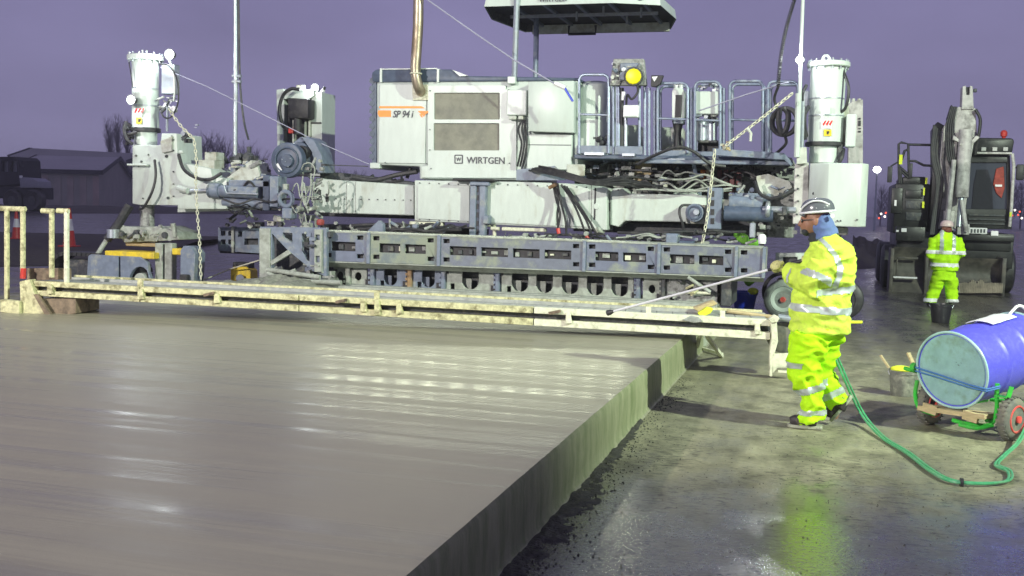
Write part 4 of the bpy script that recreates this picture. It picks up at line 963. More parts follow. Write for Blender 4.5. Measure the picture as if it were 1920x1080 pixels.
hoses('hydraulic_hose', 1150, 312, 1480, 360, 16.4, 17.0, 16, .018, None, 14); hoses('hydraulic_hose', 1150, 318, 1400, 358, 16.0, 16.3, 6, .014, mould, 14)
# the bundle of hoses draped from behind the cabinet
b = MB()
for i in range(17):
    o = random.uniform(-9, 9); b.curve([P(996+random.uniform(-8, 30), 315+o*.5, 15.9), P(1035, 321+o*.7, 15.7), P(1075, 332+o*.6, 15.6), P(1115, 342+o*.5, 15.6), P(1150+random.uniform(0, 30), 338+o, 15.8), P(1190+random.uniform(0, 60), 345+o, 16.0)], .016, 6, 6)
b.build('hose_bundle', black, pv, kind='stuff')
plate('bundle_plate', [(968,318),(1040,311),(1060,330),(1060,338),(968,338)], 15.98, .03, blue, bev=0); pb('bundle_plate', 1062, 308, 1096, 330, 16.0, .05, whited)
for pts in ([(1040,343),(1047,375),(1045,405),(1047,430)], [(1045,343),(1052,380),(1060,412),(1062,440)], [(1036,340),(1042,370),(1050,400),(1046,428)], [(1052,346),(1070,372),(1086,405),(1100,446)], [(1058,348),(1082,385),(1100,415),(1112,448)], [(1062,350),(1088,388),(1108,420),(1122,446)]):
    hose('hanging_hose', [P(x, y, 15.85-.12*(j > 1)) for j, (x, y) in enumerate(pts)], .017)
tub('hose_nozzle', [P(1098,440,15.7), P(1104,452,15.7)], .03, red); tub('hose_nozzle', [P(1046,428,15.7), P(1048,438,15.7)], .03, red); tub('hose_clamp', [P(1030,352,15.85), P(1042,346,15.8)], .03, rust)
def hoop(x0, x1, ytop, ybot, Y, mid=True, m=rail):
    q = 9; pts = [P(x0, ybot, Y), P(x0, ytop+q, Y), P(x0+3, ytop+3, Y), P(x0+q, ytop, Y), P(x1-q, ytop, Y), P(x1-3, ytop+3, Y), P(x1, ytop+q, Y), P(x1, ybot, Y)]
    o = tub('railing', pts, .023, m)
    if mid: tub('rail_bar', [P(x0, (ytop+ybot)/2, Y), P(x1, (ytop+ybot)/2+2, Y)], .018, m, o)
for x0, x1, yt_ in ((1086,1141,140), (1233,1289,156), (1303,1350,153), (1368,1430,152), (1440,1496,153)):
    hoop(x0, x1, yt_, 288 if x0 < 1300 else 296, YB-.1)
    if x0 > 1140: hoop(x0+5, x1+4, yt_+6, 292, YB+.35, False)
for x, y0 in ((1157,150),(1209,150),(1217,165),(1227,170),(1199,150),(1296,165),(1357,165),(1436,170)): tub('railing_post', [P(x, y0, YB-.05), P(x, 292, YB-.05)], .024, rail)
hoop(1150, 1160, 150, 290, YB-.05, False)
for k in range(5): tub('railing_post', [P(1232+random.uniform(-6,6), 180, YB+.9+.2*k), P(1232+random.uniform(-6,6), 290, YB+.9+.2*k)], .02, rail)
# control desk
dsk = plate('control_desk', [(1150,110),(1207,110),(1212,160),(1143,160)], YB-.15, .12, greyp, bev=.01)
clutter('desk_controls', 1148, 112, 1206, 156, YB-.2, YB-.16, 34, (dark, steel, blue, whited), 3, 8, dsk)
pb('desk_screen', 1162, 118, 1196, 150, YB-.19, .04, blue, dsk); disc('desk_dial', 1169, 130, YB-.2, .02, 5, steel, dsk)
yd = disc('yellow_cover', 1187, 143, YB-.28, .1, 15, yell2, n=12, bev=.02); disc('cover_cap', 1187, 143, YB-.25, .08, 18, dark, yd, n=16)
hose('desk_cable', [P(1194,158,YB-.2), P(1196,172,YB-.25), P(1185,186,YB-.25), P(1176,178,YB-.2), P(1174,200,YB-.1)], .018)
pb('desk_socket_box', 1168, 197, 1197, 220, YB-.2, .12, signm); pb('desk_socket_box', 1171, 216, 1194, 220, YB-.22, .12, cleanw)
tub('desk_post', [P(1165,165,YB), P(1165,275,YB)], .04, black); tub('desk_post', [P(1173,220,YB), P(1173,285,YB)], .03, steel); tub('desk_knob', [P(1169,172,YB-.15), P(1168,188,YB-.15)], .03, signm)
mon = plate('side_monitor', [(1221,141),(1244,141),(1238,158),(1228,163),(1220,162)], YB-.2, .08, black); plate('monitor_mark', [(1222,144),(1233,143),(1227,153)], YB-.21, .005, signm, parent=mon, bev=0)
# cylinder, box and motor between the railings
ly = plate('gauge_housing', rr(1260,165,1283,226,8), YB+.05, .25, cleanw, bev=.02); pb('gauge_slot', 1266, 178, 1278, 220, YB+.04, .02, black, ly, 0)
for x in (1267, 1276): tub('gauge_cap', [P(x,168,YB+.1), P(x,157,YB+.1)], .035, signm, ly)
part('gauge_stem', black, lambda b: b.tube([P(1271,226,YB+.15), P(1271,250,YB+.15), P(1270,280,YB+.15)], [.09, .05, .07], 16), ly); pb('gauge_collar', 1262, 224, 1281, 232, YB+.03, .25, steel, ly)
wb = pb('valve_box', 1300, 171, 1351, 214, YB, .4, cleanw); clutter('valve_box_fittings', 1305, 155, 1346, 168, YB+.05, YB+.35, 16, (signm, steel, dark), 3, 8, wb)
clutter('valve_box_fittings', 1302, 215, 1350, 232, YB, YB+.3, 26, (dark, steel, greyp), 4, 10, wb)
for x in (1316, 1334): part('filter_canister', steel, lambda b: b.cyl(P(x, 228, YB+.1), P(x, 265, YB+.1), .085, None, 20), wb, .01)
pb('filter_base', 1308, 262, 1345, 268, YB+.02, .25, dark, wb); pb('black_box', 1308, 268, 1348, 290, YB+.2, .3, black)
pb('dark_pipe_stack', 1290, 170, 1297, 280, YB+.5, .1, dark); 
part('cable_coil', black, lambda b: [b.torus(P(1470+k*1.3, 228, 15.8+.02*k), (.35, 1, 0), .19, .03, 26, 7) for k in range(3)] ); 
part('cable_coil', black, lambda b: b.tube(smooth([P(1462,205,15.8), P(1460,228,15.8), P(1466,250,15.8), P(1475,240,15.8), P(1478,215,15.8), P(1470,202,15.8)], 6), .04, 8))
hose('cable', [P(1470,250,15.8), P(1474,268,15.8), P(1462,282,15.9), P(1452,290,16.0)], .022); hose('deck_hose', [P(1195,308,16.0), P(1230,290,15.9), P(1270,276,15.85), P(1300,284,15.85), P(1330,306,15.9), P(1360,312,16.0)], .025)
# canopy
CZ = 4.86
def can(b):
    pr = [(-5.55, 17.05), (-3.62, 16.85), (-2.75, 17.15), (-2.55, 18.0), (-2.75, 19.6), (-5.35, 19.6), (-5.72, 18.4)]
    return pr
cpts = [(P(908,3,17.0).x, 17.0), (P(1150,6,17.0).x, 17.0), (P(1238,26,17.3).x, 17.3), (P(1268,44,18.6).x, 18.6), (P(1258,50,19.6).x, 19.6), (P(985,46,19.6).x, 19.6), (P(922,20,18.2).x, 18.2)]
n = len(cpts); cx_ = sum(p[0] for p in cpts)/n; cy_ = sum(p[1] for p in cpts)/n
def canopy_shell(b, z0, z1, s0=1.0, s1=.93, cap=True):
    vs = [(cx_+(x-cx_)*s0, cy_+(y-cy_)*s0, z0) for x, y in cpts]+[(cx_+(x-cx_)*s1, cy_+(y-cy_)*s1, z1) for x, y in cpts]
    b.add(vs, ([tuple(range(n, 2*n))] if cap else [])+[(i, (i+1) % n, n+(i+1) % n, n+i) for i in range(n)])
zc = P(1150, 5.5, 17.0).z
cn = part('canopy', cleanw, lambda b: (canopy_shell(b, zc, zc+.16, 1, .98, False), canopy_shell(b, zc+.16, zc+.26, .98, .85)), ang=20)
part('canopy_lining', dark, lambda b: canopy_shell(b, zc+.01, zc+.14, .985, .96), cn, smooth_=False)
part('canopy_inner_edge', whited, lambda b: b.box(P(1000,50,19.5).x, P(1256,50,19.5).x, 19.44, 19.5, zc-.06, zc+.10), cn)
for k in range(5):
    x = cx_-1.15+.55*k; part('canopy_rib', blue, lambda b: b.box(x, x+.05, 17.15, 19.4, zc+.06, zc+.11), cn)
part('canopy_rib', steel, lambda b: b.box(cx_-1.4, cx_+1.2, 18.2, 18.26, zc+.02, zc+.07), cn); part('canopy_grab_rail', black, lambda b: b.tube([(cx_-.6, 19.3, zc+.05), (cx_-.6, 19.3, zc-.1), (cx_-.1, 19.3, zc-.1), (cx_-.1, 19.3, zc+.05)], .025, 8), cn)
part('canopy_hook', steel, lambda b: [b.tube([(cx_+d, 17.8+e, zc+.1), (cx_+d, 17.8+e, zc-.06)], .02, 6) for d, e in ((.35, 0), (.6, .8), (.95, .2), (-.2, .4))], cn, kind='stuff')
ptext('WIRTGEN', 1010, 3.5, 12, 16.98, letter, cn)
tub('canopy_post', [(P(965,150,17.0).x, 16.98, P(965,153,17.0).z), (P(965,150,17.0).x+.01, 16.98, zc+.14)], .05, steel, n=8)
tub('canopy_post', [P(1004,150,18.8), P(1006,30,18.8)], .05, rail, n=8)
# masts, wires, chains
tub('antenna_mast', [P(441,296,16.2), P(442,150,16.2), P(441,-30,16.2)], .036, steel, n=12); clutter('mast_foot', 415, 290, 470, 302, 16.0, 16.4, 10, (dark,), 5, 16)
hose('mast_cable', [P(447,-20,16.2), P(449,120,16.25), P(452,180,16.2), P(458,230,16.2), P(466,262,16.3)], .018, dark); tub('mast_clamp', [P(436,142,16.2), P(452,143,16.2)], .03, steel); tub('mast_clamp', [P(436,153,16.2), P(452,153,16.2)], .03, steel)
tub('exhaust_stub', [P(467,275,16.4), P(467,296,16.4)], .04, dark)
tub('antenna_mast', [P(1497,295,15.5), P(1501,120,15.5), P(1506,-20,15.5)], .024, cleanw)
b = MB(); pts = []
for i in range(360): t = i/359; p = P(1493-33*t-7*math.sin(3*t), -12+172*t, 15.6); a = i*.78; pts.append(p+Vector((math.cos(a)*.022, math.sin(a)*.022, 0)))
b.tube(pts, .010, 5); b.build('spiral_cable', black, pv)
hose('spiral_tail', [P(1460,160,15.6), P(1452,185,15.7), P(1458,205,15.75)], .02)
tub('guy_rope', [P(795,-5,16.0), P(890,62,15.8), P(965,113,15.7), P(1042,158,15.6)], .012, wire); tub('guy_turnbuckle', [P(1040,156,15.6), P(1060,165,15.6)], .035, signm); tub('guy_rope', [P(1058,164,15.6), P(1074,190,15.6)], .018, buckb)
tub('tension_wire', [P(300,126,15.8), P(390,163,15.9), P(600,268,16.2), P(692,308,16.3)], .008, wire)
tub('guy_rope', [P(1478,154,15.6), P(1400,177,15.8), P(1310,208,16.0)], .010, wire); tub('tension_wire', [P(690,312,16.3), P(606,309,16.2)], .008, dark)
for pts, nme in (([(318,207),(338,235),(355,252),(364,262)], 'chain'), ([(364,262),(368,300),(367,340),(370,400),(374,450),(376,500),(377,528)], 'chain'), ([(1482,178),(1440,212),(1400,243),(1362,272)], 'chain'), ([(1340,285),(1335,330),(1327,400),(1318,450),(1310,490),(1306,540),(1304,565)], 'chain')):
    part(nme, creamw, lambda b: b.chain([P(x, y, 15.1) for x, y in pts], .065, .0075), kind='stuff')
tub('chain_hook', [P(1402,242,15.1), P(1408,250,15.05), P(1407,265,15.05)], .02, whited); clutter('chain_anchor', 1348, 262, 1366, 280, 15.1, 15.3, 8, (timber, whited), 4, 9); clutter('chain_anchor', 338, 232, 366, 262, 15.1, 15.3, 9, (steel, dark), 4, 10)
tub('chain_bar', [P(1284,548,14.9), P(1332,550,14.9)], .02, creamw); clutter('chain_anchor', 1292, 535, 1306, 552, 14.8, 14.9, 5, (cream,), 4, 9)
# hoses and controls beside the left column
pb('junction_box', 302, 120, 326, 176, 15.9, .18, steel); hose('hose_loop', [P(300,120,15.75), P(318,124,15.7), P(332,150,15.65), P(334,190,15.65), P(322,218,15.65), P(308,220,15.7), P(300,206,15.8)], .014)
hose('hose_loop', [P(316,110,15.7), P(325,132,15.7), P(328,165,15.7), P(326,190,15.7)], .018, cleanw); clutter('column_valves', 300, 176, 330, 205, 15.7, 15.9, 22, (dark, signm, greyp), 3, 9); hose('hose_loop', [P(241,112,15.7), P(246,140,15.6), P(249,165,15.6)], .010)
tub('hose_drop', [P(314,200,15.7), P(313,246,15.75)], .02, steel)
hose('hose_loop', [P(660,332,16.2), P(700,338,16.3), P(745,328,16.4), P(782,322,16.4)], .04); hoses('beam_top_hose', 610, 322, 775, 345, 16.2, 16.6, 8, .025, None, 5); tub('housing_strut', [P(770,314,16.5), P(763,334,16.5)], .03, black)
plate('hose_tray', [(600,322),(640,324),(776,342),(776,348),(600,334)], 16.35, .5, dark)

# ================================================================== the work bridge over the slab
def BP(x, y, off=0.0):                # point on the vertical plane of the bridge's front face, pushed back by off
    L0, R0 = Vector((-8.45, 9.62)), Vector((-.45, 10.86)); d = (R0-L0).normalized(); n = Vector((-d.y, d.x)); q = L0+n*off
    r = ray(x, y); k = ((q.x-CAM.x)*n.x+(q.y-CAM.y)*n.y)/(r.x*n.x+r.y*n.y); return CAM+r*k
BN = Vector((-(1.24), 8.0, 0)).normalized()
br = thing('work_bridge', 'long cream-painted steel work bridge spanning low over the wet slab', 'work bridge', (-.45, 10.86, 0))
def bplate(name, pts, off, d, m, parent=None, bev=.004):
    def f(b):
        fr = [BP(x, y, off) for x, y in pts]; bk = [p+BN*d for p in fr]; n = len(fr)
        b.add(fr+bk, [tuple(range(n)), tuple(range(2*n-1, n-1, -1))]+[(i, (i+1) % n, n+(i+1) % n, n+i) for i in range(n)])
    mb = MB(); f(mb); return mb.build(name, m, parent or br, bev)
u0y = lambda x: 529+(x-100)*.0524; u1y = lambda x: 538.5+(x-100)*.0545
l0y = lambda x: 546.5+(x-100)*.0572; l1y = lambda x: 556.5+(x-100)*.0600
segs = [(60, 262), (262, 560), (560, 1000), (1000, 1445)]
for a, c_ in segs:
    bplate('upper_beam', [(a+1,u0y(a)),(c_-1,u0y(c_)),(c_-1,u1y(c_)),(a+1,u1y(a))], 0, .10, cream if a < 900 else creamw)
    bplate('lower_beam', [(a+1,l0y(a)),(c_-1,l0y(c_)),(c_-1,l1y(c_)),(a+1,l1y(a))], .0, .10, cream if a < 900 else creamw)
bplate('beam_web', [(62,u1y(60)-2),(1443,u1y(1443)-2),(1443,l0y(1443)+2),(62,l0y(60)+2)], .09, .02, dark)
for off_ in (.87, .55):
    for a, c_ in segs:
        p0, p1 = BP(a, u0y(a), 0)+BN*off_, BP(c_, u0y(c_), 0)+BN*off_; MB().bar(p0-Vector((0, 0, .03)), p1-Vector((0, 0, .03)), .06, .09).build('rear_beam', cream if off_ > .6 else decks, br, .004)
def dk_(b):
    for k in range(46):
        x0 = 62+k*30; x1 = x0+29
        f0, f1 = BP(x0, u0y(x0)+1, .10), BP(x1, u0y(x1)+1, .10); z = Vector((0, 0, -.03)); g0, g1 = f0+BN*.76, f1+BN*.76
        yield (f0, f1, g1, g0, z)
for f0, f1, g1, g0, z in dk_(None):
    MB().add([f0, f1, g1, g0, f0+z, f1+z, g1+z, g0+z], [(0,1,2,3),(7,6,5,4),(0,4,5,1),(1,5,6,2),(2,6,7,3),(3,7,4,0)]).build('deck_board', decks, br, .003)
for x, h in ((92,.8),(262,.9),(405,.7),(680,.8),(706,1.5),(747,.8),(1065,.8),(1420,.8)):
    bplate('beam_clamp', [(x-4,u1y(x)-6*h),(x+4,u1y(x)-6*h),(x+7,l0y(x)+6*h),(x-5,l0y(x)+7*h)], -.03, .08, cream if x < 900 else creamw)
for x in (262, 706, 1216, 1355): bplate('deck_lug', [(x-5,u0y(x)-12),(x+5,u0y(x)-12),(x+5,u0y(x)+5),(x-5,u0y(x)+5)], .02, .03, cream if x < 900 else creamw)
for x in (392, 640, 1040): 
    c = BP(x, u0y(x)+8, -.02); MB().bar(c-Vector((.06,0,.01)), c+Vector((.06,0,.02)), .03).build('bent_tab', wood, br)
# left end plate, walkway board, hand rails
bplate('end_gusset', [(36,528),(55,524),(62,545),(92,598),(40,600)], -.05, .12, cream, bev=.006)
bplate('gusset_strut', [(62,552),(70,552),(97,594),(88,598)], -.07, .05, wood); bplate('end_box', [(78,560),(142,560),(142,588),(92,594)], .02, .5, wood)
bplate('toe_board', [(50,503),(130,503),(131,524),(50,526)], .15, .04, wood); bplate('end_foot', [(0,562),(36,565),(36,590),(0,585)], -.1, .1, cream); 
for x, y1, m_ in ((13,560,cream), (43,522,cream), (97,520,cream), (125,540,creamw)):
    MB().tube([BP(x, y1, .05), BP(x, 393, .05)], .028, 10).build('hand_rail_post', m_, br)
for a, c_ in (((-30, 390), (48, 392)), ((78, 395), (101, 396)), ((107, 395), (129, 396))): MB().tube([BP(*a, .05), BP(*c_, .05)], .028, 10).build('hand_rail', cream, br)
MB().tube([BP(43, 522, .03), BP(44, 503, .03)], .03, 8).build('red_mark', red, br); MB().tube([BP(13, 560, .05), BP(12, 572, .05)], .016, 8).build('rail_pin', steel, br)
MB().cyl(BP(-6, 600, -.05), BP(-6, 600, .1), .09, None, 20).build('castor_wheel', black, br, .01)
# right end leg with its wheel
bplate('end_leg', [(1444,598),(1456,596),(1459,640),(1450,672),(1448,706),(1443,706),(1443,660),(1447,630)], -.04, .08, creamw, bev=.005)
bplate('leg_plate', [(1448,664),(1490,662),(1490,690),(1458,690),(1449,700)], -.04, .05, creamw); bplate('leg_bar', [(1458,694),(1490,696),(1490,701),(1458,699)], -.02, .05, creamw)
c = BP(1470, 633, .08); MB().cyl(c+BN*.20-Vector((0,0,0)), c-BN*.0, .158, None, 26).build('guide_wheel', tyre, br, .02)
MB().cyl(BP(1459, 595, .06), BP(1492, 600, .06), .035, None, 12).build('leg_axle', steel, br)
bplate('leg_hook', [(1441,598),(1452,590),(1462,596),(1458,604),(1446,606)], -.06, .06, creamw)
# trestle foot below the right end
tr = [G(1306, 655), G(1354, 669), G(1340, 648)]; tp = BP(1320, l1y(1320), .1)
for q in tr[:2]: MB().bar(q, tp+Vector((random.uniform(-.1,.1), 0, 0)), .035).build('trestle_leg', creamw, br)
MB().bar(tr[0]+Vector((0,0,.03)), tr[1]+Vector((0,0,.03)), .03).build('trestle_bar', creamw, br); MB().cyl(tr[0]+Vector((.08,0,.1)), tr[0]+Vector((.08,.12,.1)), .06, None, 14).build('trestle_wheel', whited, br)
# things left lying on the bridge
def loose(name, label, cat, m, pts, off, d, z=0):
    fr = [BP(x, y, off) for x, y in pts]; bk = [p+BN*d for p in fr]; n = len(fr); b = MB()
    b.add(fr+bk, [tuple(range(n)), tuple(range(2*n-1, n-1, -1))]+[(i, (i+1) % n, n+(i+1) % n, n+i) for i in range(n)])
    base = sum(fr, Vector())/n; o = b.build(name, m, None, .006, base=base); return tag(o, label, cat)
loose('plank', 'short pale timber plank lying askew on the right end of the bridge deck', 'plank', timber, [(1300,578),(1338,564),(1346,570),(1310,586)], .3, .2)
loose('sponge', 'yellow-green sponge lying on the right end of the bridge beside the plank', 'sponge', ylw, [(1308,588),(1326,577),(1338,580),(1332,588),(1316,595)], .15, .15)
loose('rag', 'crumpled grey rag on the bridge beam left of the yellow sponge', 'rag', greyp, [(1278,600),(1296,592),(1312,596),(1318,604),(1300,606)], -.02, .2)
b = MB(); b.tube([BP(1362, 583, .5), BP(1462, 596, .5)], .02, 8); tag(b.build('wooden_pole', timber, base=BP(1362,583,.5)), 'long wooden pole resting along the right end of the work bridge', 'pole')
b = MB(); b.tube([G(1590, 604, .3), G(1616, 604, .3)], .02, 8); tag(b.build('yellow_stick', ylw, base=G(1590,604,.3)), 'short yellow stick showing to the right of the spraying worker', 'stick')

# ================================================================== people
def proj(p):
    v = p-CAM; d = v.dot(fwd); return 960+FPX*v.dot(rgt)/d, 540-FPX*v.dot(upv)/d
def grip(b, c, ax, out, wrist, s=1.0, thick=.011):
    """hand closed round a rod through c along ax; the palm lies on the side 'out', the wrist at 'wrist'"""
    ax = ax.normalized(); out = (out-ax*out.dot(ax)).normalized(); w_ = ax.cross(out); R_ = .028*s
    for k, (ln, rr_) in enumerate(((215, 1.0), (235, 1.02), (225, 1.0), (195, .86))):
        o = ax*((1.5-k)*.0225*s); pts = [c+o+(out*math.cos(R(a))+w_*math.sin(R(a)))*R_ for a in range(10, ln, 24)]
        b.tube(pts, [thick*rr_*(1-.03*i) for i in range(len(pts))], 8)
    pts = [c+ax*.052*s+(out*math.cos(R(a))-w_*math.sin(R(a)))*R_*1.05 - ax*.010*i for i, a in enumerate((10, 45, 85, 125))]
    b.tube(pts, [.015*s, .0135*s, .0125*s, .011*s], 8)
    pc = c+out*.036*s; rot = Matrix((ax, w_, out)).transposed().to_4x4().to_3x3()
    b.ell(pc, .047*s, .040*s, .020*s, 16, 10, rot); b.tube([pc, pc.lerp(wrist, .5), wrist], [.032*s, .028*s, .030*s], 12)

# ---- the man spraying
YW = 8.55
def W(x, y, dy=0.0): return P(x, y, YW+dy)
foot0 = Vector((W(1512, 806).x, YW-.1, 0))
tip, hd1, hd2 = P(1146, 585, 9.25), W(1434, 510, -.16), W(1486, 494, .02)
axl = (hd2-tip).normalized(); hd1 = tip + axl*((hd1-tip).dot(axl)); hd2 = tip+axl*((hd1-tip).length+.26)
body = MB()
m_px = 1/241.0
hc = W(1527, 411)
rotH = Matrix.Rotation(R(-8), 3, 'Y')
body.ell(hc+Vector((.012, 0, .02)), .100, .078, .105, 28, 20, rotH)          # skull
body.ell(hc+Vector((-.030, 0, -.035)), .066, .060, .085, 24, 16, rotH)      # face
body.ell(hc+Vector((-.048, 0, -.090)), .038, .038, .032, 16, 10)            # chin
body.tube([hc+Vector((-.088, 0, .0)), hc+Vector((-.105, 0, -.030)), hc+Vector((-.112, 0, -.044)), hc+Vector((-.092, 0, -.052))], [.010, .014, .017, .012], 10)   # nose
body.tube([hc+Vector((-.090, -.030, .006)), hc+Vector((-.094, 0, .008)), hc+Vector((-.090, .030, .006))], [.010, .012, .010], 8)     # brow
body.tube([hc+Vector((-.084, -.020, -.072)), hc+Vector((-.092, 0, -.070)), hc+Vector((-.084, .020, -.072))], [.007, .010, .007], 8)  # lips
for s_ in (-1, 1): body.ell(hc+Vector((.012, s_*.078, -.02)), .022, .010, .034, 12, 8)
body.tube([hc+Vector((.015, 0, -.05)), W(1545, 436), W(1553, 452)], [.060, .060, .075], 16)
body.rings([(W(1553, 458), .10, .19), (W(1552, 500), .13, .17), (W(1540, 560), .13, .16), (W(1536, 615), .13, .16)], 24)
sh1, el1, sh2, el2 = W(1556, 470, -.20), W(1526, 536, -.25), W(1558, 470, .20), W(1578, 538, .27)
wr1 = hd1+Vector((.085, .01, -.03)); wr2 = hd2+Vector((.09, .05, -.06))
body.tube([sh1, el1, wr1], [.05, .042, .030], 12); body.tube([sh2, el2, wr2], [.05, .042, .030], 12)
grip(body, hd1, axl, Vector((.3, -.8, .5)), wr1, .96, .010); grip(body, hd2, axl, Vector((.4, .8, .5)), wr2, .96, .010)
hip1, kn1, an1 = W(1528, 622, -.10), W(1516, 700, -.12), W(1527, 782, -.12)
hip2, kn2, an2 = W(1540, 622, .10), W(1530, 704, .10), W(1572, 760, .12)
body.tube([hip1, kn1, an1], [.085, .06, .042], 14); body.tube([hip2, kn2, an2], [.085, .06, .042], 14)
body.tube([an1, W(1500, 798, -.12)], [.042, .035], 12); body.tube([an2, W(1562, 784, .12)], [.040, .032], 12)
man = remesh(body, 'person', .0085, skin, None, foot0, 3)
tag(man, 'worker in yellow hi-vis suit and grey hard hat walking left and holding a spray lance', 'person')
jk = MB()
jk.rings([(W(1537, 621), .222, .22), (W(1537, 600), .224, .225), (W(1537, 570), .222, .23), (W(1541, 548), .214, .225), (W(1549, 522), .210, .235),
          (W(1555, 495), .198, .245), (W(1558, 472), .176, .25), (W(1557, 457), .140, .225), (W(1555, 448), .095, .15), (W(1551, 440), .075, .095)], 40, 2.3)
jk.tube([sh1+Vector((.0,.05,.015)), sh1.lerp(el1, .3)+Vector((-.01, 0, 0)), sh1.lerp(el1, .7), el1, el1.lerp(wr1, .35), el1.lerp(wr1, .75), el1.lerp(wr1, .99)], [.100, .104, .098, .098, .098, .086, .072], 20)
jk.tube([sh2+Vector((0,-.05,.015)), sh2.lerp(el2, .5), el2, el2.lerp(wr2, .4), el2.lerp(wr2, .93)], [.105, .105, .095, .085, .062], 20)
jk.ell(W(1583, 520, .02), .075, .17, .12, 20, 14)
jacket = remesh(jk, 'jacket', .0095, hiv, man, None, 2, .026, 7.5, 1.0)
tr_ = MB()
tr_.rings([(W(1534, 640), .19, .20), (W(1535, 612), .20, .20), (W(1536, 590), .19, .19)], 30)
tr_.tube([W(1522, 628, -.10), W(1514, 655, -.11), W(1508, 680, -.12), W(1509, 705, -.12), W(1519, 732, -.12), W(1525, 760, -.12), W(1524, 784, -.12)], [.146, .140, .130, .122, .102, .086, .080], 24)
tr_.tube([W(1545, 628, .09), W(1540, 665, .10), W(1532, 700, .10), W(1546, 722, .11), W(1560, 742, .12), W(1571, 757, .12)], [.140, .128, .120, .108, .094, .080], 24)
tr_.tube([W(1516, 772, -.12), W(1522, 790, -.12)], [.085, .088], 20)
trs = remesh(tr_, 'trousers', .0095, hiv2, man, None, 2, .030, 8.0, 4.0)
# reflective tape
def band_z(z0, z1, slope=0.0): return lambda p, n: z0 < p.z - slope*(p.x-W(1536, 570).x) < z1
Zp = lambda y: W(1536, y).z
torso = lambda p: abs(p.y-YW) < .30 and proj(p)[0] > 1478
upper = lambda p: (p-sh1).length
arm1 = lambda p: (p-el1).dot((wr1-el1).normalized())
patch(jacket, 'reflective_band', refl, man, lambda p, n: Zp(583) < p.z+.05*(p.x-W(1536,570).x) < Zp(570) and abs(n.z) < .8)
patch(jacket, 'reflective_band', refl, man, lambda p, n: Zp(551) < p.z-.12*(p.x-W(1536,570).x) < Zp(538) and p.x > W(1532,545).x and abs(n.z) < .8)
BRC = [(438,1528),(448,1538),(460,1551),(480,1567),(500,1575),(520,1573),(546,1562)]
def brace(p, n):
    x, y = proj(p)
    if not (438 < y < 546) or p.y > YW or n.y > .3: return False
    for (ya, xa), (yb_, xb2) in zip(BRC, BRC[1:]):
        if ya <= y <= yb_: return abs(x-(xa+(xb2-xa)*(y-ya)/(yb_-ya))) < 5.5
    return False
patch(jacket, 'reflective_brace', refl, man, brace)
au = (el1-sh1).normalized(); patch(jacket, 'sleeve_band', refl, man, lambda p, n: .195 < (p-sh1).dot(au) < .245 and ((p-sh1)-au*(p-sh1).dot(au)).length < .13 and p.y < YW-.12 and p.x < W(1560,500).x)
af = (wr1-el1).normalized(); patch(jacket, 'sleeve_band', refl, man, lambda p, n: .205 < (p-el1).dot(af) < .245 and ((p-el1)-af*(p-el1).dot(af)).length < .12 and p.x < W(1485,500).x)
def legband(pt, ax, w0, w1, ymin, ymax): return lambda p, n: w0 < (p-pt).dot(ax) < w1 and ymin < p.y-YW < ymax
patch(trs, 'reflective_band', refl, man, lambda p, n: -.025 < (p-W(1510,683,-.12)).dot(Vector((-.05,0,1)).normalized()) < .025 and p.y-YW < .0 and p.x < W(1506,683).x)
patch(trs, 'reflective_band', refl, man, lambda p, n: abs((p-W(1522,728,-.12)).dot(Vector((-.35,0,1)).normalized())) < .026 and p.y-YW < .0)
patch(trs, 'reflective_band', refl, man, lambda p, n: abs((p-W(1548,742,.1)).dot(Vector((-.5,0,1)).normalized())) < .026 and p.y-YW > .0)
patch(trs, 'reflective_band', refl, man, lambda p, n: abs((p-W(1522,772,-.12)).dot(Vector((-.1,0,1)).normalized())) < .020 and p.y-YW < .0)
# folds of the jacket front, zip flap, hem seam
gl = MB(); grip(gl, hd1, axl, Vector((.3, -.8, .5)), wr1, 1.08, .0125); remesh(gl, 'glove', .006, glove, man, None, 2)
gl = MB(); grip(gl, hd2, axl, Vector((.4, .8, .5)), wr2, 1.08, .0125); remesh(gl, 'glove', .006, glove, man, None, 2)
# hood, scarf, hard hat, glasses
hb = MB(); hb.ell(hc+Vector((.055, 0, -.03)), .078, .086, .105, 26, 18); hb.tube([hc+Vector((.04,0,-.02)), W(1545, 428), W(1550, 444)], [.085, .088, .10], 22)
hd_ = remesh(hb, 'hood', .008, hood, man, None, 3, .006, 14)
sb = MB(); sb.tube([W(1519, 441), W(1532, 447), W(1545, 452)], [.045, .065, .085], 18); sb.ell(hc+Vector((-.055,0,-.095)), .036, .045, .035, 16, 10); remesh(sb, 'scarf', .008, navy, man, None, 3, .006, 12)
hat = MB(); hrot = Matrix.Rotation(R(-6), 3, 'Y'); hC = hc+Vector((.022, 0, .050))
vs = []; fs = []; n_ = 36; prof = [(1.0, 0.0), (1.0, .28), (.95, .52), (.84, .74), (.66, .9), (.42, .98), (.16, 1.02), (.0, 1.03)]
for r_, z_ in prof:
    for k in range(n_):
        a = 2*math.pi*k/n_; vs.append(hC+hrot @ Vector((.128*r_*math.cos(a), .106*r_*math.sin(a), .112*z_)))
for i in range(len(prof)-1):
    for k in range(n_): fs.append((i*n_+k, i*n_+(k+1) % n_, (i+1)*n_+(k+1) % n_, (i+1)*n_+k))
hat.add(vs, fs); hat.tube([hC+hrot @ Vector((-.125+.02*abs(k)/2, .04*k, -.002-.004*abs(k))) for k in (-2,-1,0,1,2)], .012, 8)
ho = hat.build('hard_hat', hatm, man)
MB().tube([hC+hrot @ Vector((.131*math.cos(a), .109*math.sin(a), .006)) for a in [2*math.pi*k/36 for k in range(37)]], .009, 8).build('hat_rim', hatw, ho)
